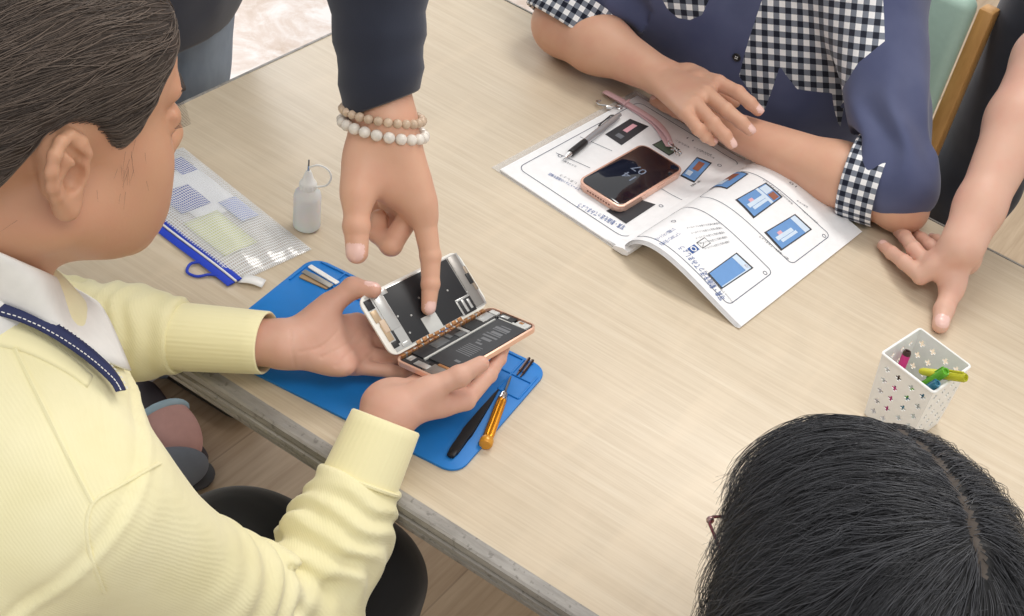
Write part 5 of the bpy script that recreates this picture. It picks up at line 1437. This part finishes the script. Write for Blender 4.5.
S = Shape(); S.ell(Po+Rp @ np.array([0, -.014, .05]), (.086, .108, .092), Rp, .03); S.plane(Po+Rp @ np.array([0, .05, .035]), Rp @ np.array([0, .75, -.66])); v, f, _ = S.mesh(.006); link_mesh('hair', v, f, plain('black_hair_cap', (34, 32, 31), .6), pnt, True, None, world=True)
JK = NT('navy_jacket_cloth'); n1 = JK.noise(9, 3); n2 = JK.noise(700, 1); JK.set(color=JK.ramp(n1, [(.3, srgb(38, 42, 56)), (.7, srgb(50, 55, 70))]), rough=.75, sheen=.2, spec=.25); JK.bump(n2, .15, .0006); JKT = JK.m
pshL, pshR = np.array([-.03, .52, 1.33]), np.array([-.09, .19, 1.34])
S = Shape(); S.cone((-.165, .385, .82), (-.08, .365, 1.28), .178, .165, .06, 0, nrm((1, 0, -.2)), .72); S.cone((-.06, .36, 1.35), pshL, .085, .078, .05); S.cone((-.06, .36, 1.35), pshR, .085, .078, .05)
S.cone(pshL, el_p, .078, .060, .03); S.cone(pshR, (-.10, .12, 1.02), .075, .058, .03); S.cone((-.10, .12, 1.02), (-.02, .08, .84), .056, .046, .03)
S.plane((-.16, .385, .735), (0.05, 0, -1), .004)
v, f, _ = S.mesh(.0065, lambda P: .004*vnoise(P, .08, 31)+.002*vnoise(P, .035, 32), False, 1); jk = link_mesh('jacket', v, f, JKT, pnt, True, None, world=True)
cend = lerp(wp, el_p, .070); cst = lerp(wp, el_p, .98); d = nrm(cend-cst); Ls = np.linalg.norm(cend-cst)
pts = [cst+d*Ls*k/16 for k in range(17)]; r_ = [(.062-.022*(k/16)**.8 + .0016*math.sin(k*1.9)) for k in range(17)]
cuff_tube('sleeve', pts, [(a*.95, a*1.0) for a in r_], JKT, jk, FW, 48, .004, 0, -.014)
JE = NT('blue_denim'); n1 = JE.noise(12, 4, .6, JE.mapping((1, 1, .35))); n2 = JE.noise(900, 1); JE.set(color=JE.ramp(n1, [(.3, srgb(112, 124, 140)), (.7, srgb(160, 172, 186))]), rough=.85, spec=.2); JE.bump(n2, .3, .0008); JEAN = JE.m
S = Shape(); S.cone((-.165, .440, .86), (-.18, .445, .48), .105, .082, .05); S.cone((-.18, .445, .48), (-.21, .46, .06), .080, .062, .04); S.cone((-.16, .29, .86), (-.18, .28, .48), .105, .082, .05); S.cone((-.18, .28, .48), (-.21, .27, .06), .082, .062, .04); S.cone((-.165, .430, .88), (-.165, .31, .88), .11, .11, .05)
v, f, _ = S.mesh(.006, lambda P: .004*vnoise(P, .06, 33), False, 1); link_mesh('jeans', v, f, JEAN, pnt, True, None, world=True)
for y in (.46, .27):
    S = Shape(); S.cone((-.23, y, .055), (-.23, y, .10), .045, .045, .03); S.cone((-.24, y, .042), (-.05, y, .032), .042, .034, .03); S.plane((-.2, y, .001), (0, 0, -1)); v, f, _ = S.mesh(.006); link_mesh('shoe', v, f, SHOE, pnt, True, None, world=True)
# two bead bracelets round the wrist
def m_bead(name, rgb, tr):
    t = NT(name); n = t.noise(120, 3); t.set(color=t.ramp(n, [(.3, srgb(*[c*.88 for c in rgb])), (.7, srgb(*rgb))]), rough=.15, trans=tr, ior=1.45); return t.m
BE1, BE2 = m_bead('clear_quartz', (250, 242, 232), .12), m_bead('smoky_quartz', (222, 196, 170), .15)
ax_ = nrm(el_p-wp); ub = nrm(CR-ax_*(CR @ ax_)); vb = np.cross(ax_, ub)
for (off, rr, tl, ma, br, nb, lab) in ((-.013, .0392, -.26, BE1, .0062, 21, 'bracelet of clear quartz beads'), (.0015, .0380, -.20, BE2, .0050, 26, 'bracelet of smoky brown beads')):
    br_ = bpy.data.objects.new('bracelet', None); COL.objects.link(br_); br_.parent = pnt; br_.matrix_parent_inverse = world_of(pnt).inverted(); br_['label'] = lab
    for k in range(nb):
        an = 2*math.pi*k/nb; c = wp + ax_*(off+tl*.033*math.cos(an)) + ub*rr*1.05*math.cos(an) + vb*rr*.95*math.sin(an)
        MB().sphere(tuple(c), br, 12).build('bead', ma, br_)

# ------------------------------------------------------------------ the dark haired person at the bottom right
bh = person((1.13, -.22, 0), 'person with short black hair and glasses seen from above, watching the phone')
B_R = np.array([[.7405, -.6564, -.1440], [.6563, .6603, .3650], [-.1445, -.3649, .9198]]); PX = .008; B_O = np.array([1.0916, -.0737, 1.0008]); BS = 1.10
BH = lambda *p: B_O + B_R @ (np.array(p, float)*BS)
SK_B = m_skin('skin_pale', (214, 172, 146), (204, 136, 116))
S = Shape(); head_prims(S, B_R, B_O, BS, False, True); S.cone(BH(0, -.07, -.16), (1.15, -.20, .86), .062, .08, .04); bhd = S.mesh(.0030, tags=True)
body_mesh(bh, *bhd, SK_B)
S = Shape(); S.ell((1.16, -.27, .66), (.19, .13, .20), None, .06); S.cone((1.15, -.24, .84), (1.33, -.20, .80), .07, .07, .05); S.cone((1.15, -.24, .84), (.98, -.32, .80), .07, .07, .05); S.cone((1.16, -.30, .66), (1.16, -.34, .46), .18, .19, .05)
S.cone((1.34, -.2, .79), (1.36, -.12, .58), .06, .05, .03); S.cone((.97, -.32, .79), (.92, -.24, .58), .06, .05, .03)
v, f, _ = S.mesh(.008, lambda P: .004*vnoise(P, .08, 41), False, 1); link_mesh('sweater', v, f, plain('charcoal_sweater', (70, 72, 78), .85), bh, True, None, world=True)
BHM = NT('black_hair'); n1 = BHM.noise(50, 4, .6, BHM.mapping((1, 1, .15))); BHM.set(color=BHM.ramp(n1, [(.3, srgb(16, 16, 18)), (.7, srgb(30, 30, 33))]), rough=.5, spec=.3)
BHS = m_hair('black_strands', (20, 20, 23), (78, 79, 84), .30)
S = Shape(); E = lambda c, r, k=.03: S.ell(BH(*c), np.array(r)*BS, B_R, k)
E((0, -.014, .045), (.087, .110, .086)); E((0, .048, .055), (.072, .060, .055), .04); E((.055, .0, .0), (.044, .072, .062), .04); E((-.056, -.014, -.010), (.046, .066, .064), .04); E((0, -.075, .0), (.070, .050, .070), .04)
hp2 = [(.125, .055), (.112, .045), (.085, .030), (.062, .020), (.045, -.02), (.030, -.035), (.0, -.035), (-.03, -.05), (-.06, -.075), (-.1, -.08), (-.2, -.08), (-.2, .25), (.125, .25)]
def bh_disp(P):
    q = (P-B_O) @ B_R / BS; sd = inpoly(hp2, q[..., 1], q[..., 2]); t = np.clip((sd+.004)/.014, 0, 1); t = t*t*(3-2*t)
    part = np.exp(-((q[..., 0]-PX)/.0042)**2)*(q[..., 2] > .07)*np.clip((.09-q[..., 1])/.16, 0, 1)*(q[..., 1] > -.10)
    return -(1-t)*.02 - .0035*part + .0012*t*np.sin(q[..., 1]*260+vnoise(P, .03, 8)*3)
v, f, _ = S.mesh(.0032, bh_disp, False, 1)
SCALP = plain('scalp_in_parting', (66, 57, 50), .6)
qc = (v[f].mean(1)-B_O) @ B_R / BS; sc_ = ((np.abs(qc[:, 0]-PX) < .0038) & (qc[:, 2] > .075) & (qc[:, 1] < .06) & (qc[:, 1] > -.10)).astype(int)
bhair = link_mesh('hair', v, f, [BHM.m, SCALP], bh, True, sc_, world=True)
B2_ = bvh_of(v, f); ql = (v-B_O) @ B_R / BS; ok = np.where((ql[:, 2] > .02))[0]
whorl = np.array([.030, -.078, .11]); strands = []; r4 = np.random.default_rng(9); stray = []
topi = np.where((ql[:, 2] > .085) & (np.abs(ql[:, 0]-PX) < .02) & (ql[:, 1] > -.08))[0]
for k in range(17000):
    i = r4.choice(topi if k % 4 == 0 else ok); p = v[i].copy(); pts = []; lift = .0008+.004*r4.random()**2; n_st = r4.integers(8, 17); bend = r4.normal()*.13; stp = .0095
    fly = r4.random() < .10
    if abs(ql[i, 0]-PX) < .0045 and ql[i, 2] > .07 and r4.random() < .75: continue
    for s_ in range(n_st):
        h, n, _, _ = B2_.find_nearest(Vector(p)); h = np.array(h); n = np.array(n); n = n if n @ (h-BH(0, -.01, .03)) > 0 else -n
        pts.append(h+n*(lift*min(1, .4+.15*s_) + (.0011*s_ if fly else 0))); q = (h-B_O) @ B_R / BS
        side = 1 if q[0] > PX else -1
        # away from the parting, falling forward and down the sides; swirling behind the crown
        w_ = min(1, max(0, (q[1]+.115)/.055)); w_ = w_*w_*(3-2*w_); lat = min(1, abs(q[0]-PX)/.02)
        dl = w_*np.array([side*(1.0 if q[2] > .02 else .3), .55, -.55-.4*(abs(q[0]) > .06)]) + (1-w_)*np.array([side*.75*lat, -.55, -1.0])
        d = B_R @ dl; d = nrm(d-n*(d @ n)); c_ = np.cross(n, d); d = nrm(d+c_*(bend+.03*r4.normal())); p = h+d*stp
        if s_ > n_st-4 and q[2] < .0: d = nrm(d + n*.35); 
    if len(pts) > 4: strands.append(np.array(pts))
hair_object('strands', strands, .00026, BHS, bhair)
# loose ends standing off the side and the top
for k in range(800):
    i = r4.choice(ok); h = v[i]; n = nrm(h-BH(0, -.01, .03)); q = ql[i]
    if q[2] < .0: continue
    side = 1 if q[0] > PX else -1; d = nrm(B_R @ np.array([side*.9, .6, -.5-.6*(q[2] < .06)])); d = nrm(d-n*(d @ n)*.8); L = .018+.034*r4.random(); cv = r4.normal()*.35+.5
    stray.append(np.array([h+n*(.002+.010*u*(.4+r4.random()*.1)) + d*L*u - n*cv*.012*u*u + np.cross(n, d)*.008*u*u*r4.normal()*.4 for u in np.linspace(0, 1, 7)]))
hair_object('stray_strands', stray, .00018, BHS, bhair)
# glasses
GLF = plain('dark_red_frame', (104, 30, 44), .25); t = NT('lens_glass'); t.set(color=(1, 1, 1, 1), rough=.02, trans=1, ior=1.2); LENS = t.m
gl = bpy.data.objects.new('glasses', None); COL.objects.link(gl); gl.parent = bh; gl.matrix_parent_inverse = world_of(bh).inverted(); gl['label'] = 'glasses with thin dark red frame'
gi = world_of(gl).inverted()
def gb(m, name, mt): q = m.build(name, mt, gl); q.matrix_parent_inverse = gi; return q
for s_ in (-1, 1):
    pts = [BH(s_*.034+.026*math.cos(a), .113-.004*abs(math.cos(a))*(1 if s_*math.cos(a) > 0 else 0), .006+.017*math.sin(a)) for a in np.linspace(0, 2*math.pi, 25)[:-1]]
    gb(MB().tube(pts, .0014, 8, closed=True), 'rim', GLF); V = [BH(s_*.034, .113, .006)]+pts
    gb(MB().tube([BH(s_*.060, .111, .012), BH(s_*.0745, .106, .013), BH(s_*.0805, .095, .013), BH(s_*.083, .05, .010), BH(s_*.083, .0, .012), BH(s_*.080, -.02, -.01)], .0013, 8), 'temple', GLF)
    m = MB(); m.sphere(tuple(BH(s_*.078, .101, .013)), (.0034, .0034, .0034), 10); gb(m, 'hinge', plain('hinge_metal', (170, 140, 140), .25, .8))
    lv_ = [V[0]]+pts; l_ = link_mesh('lens', lv_, [(0, 1+i, 1+(i+1) % 24) for i in range(24)], LENS, gl, True, None, world=True); so = l_.modifiers.new('t', 'SOLIDIFY'); so.thickness = .0015
gb(MB().tube([BH(-.009, .1125, .012), BH(0, .116, .014), BH(.009, .1125, .012)], .0013, 8), 'bridge', GLF)
# ------------------------------------------------------------------ footwear seen on the floor below the table edge
def slipper(name, px, py, ang, cols, label, sc=1.0):
    c = at(px, py, -TZ); r = root_at(name, c, (math.cos(ang), math.sin(ang), 0), label, 'slipper')
    def part(nm, S, mt, h=.004):
        v, f, _ = S.mesh(h); return link_mesh(nm, v, f, mt, r)
    S = Shape(); S.cone((-.085*sc, 0, .012), (.10*sc, 0, .012), .034*sc, .042*sc, .02, 0, (0, 0, 1), .35); part('sole', S, cols[2])
    S = Shape(); S.ell((.045*sc, 0, .035), (.085*sc, .047*sc, .040), None, .01); S.sube((-.035*sc, 0, .055), (.050*sc, .036*sc, .045), None, .006); S.plane((0, 0, .018), (0, 0, -1)); part('upper', S, cols[0])
    S = Shape(); S.chain([(.010*sc+.010*math.cos(a), .044*sc*math.sin(a), .030+.042*math.cos(a)) for a in np.linspace(-1.3, 1.3, 12)], [.007]*12, .004); part('band', S, cols[1])
slipper('slipper', 160, 428, math.radians(-20), (plain('dusty_pink_felt', (212, 164, 156), .8), plain('light_blue_felt', (176, 202, 216), .8), plain('dark_sole', (62, 54, 58), .6)), 'dusty pink slipper with light blue band on the floor below the left yellow sleeve', .9)
slipper('slipper', 140, 494, math.radians(62), (plain('slate_felt', (116, 122, 132), .8), plain('grey_felt', (138, 144, 152), .8), plain('dark_sole_grey', (60, 60, 64), .6)), 'slate grey slipper on the floor between the pink slipper and the black trousers', .8)
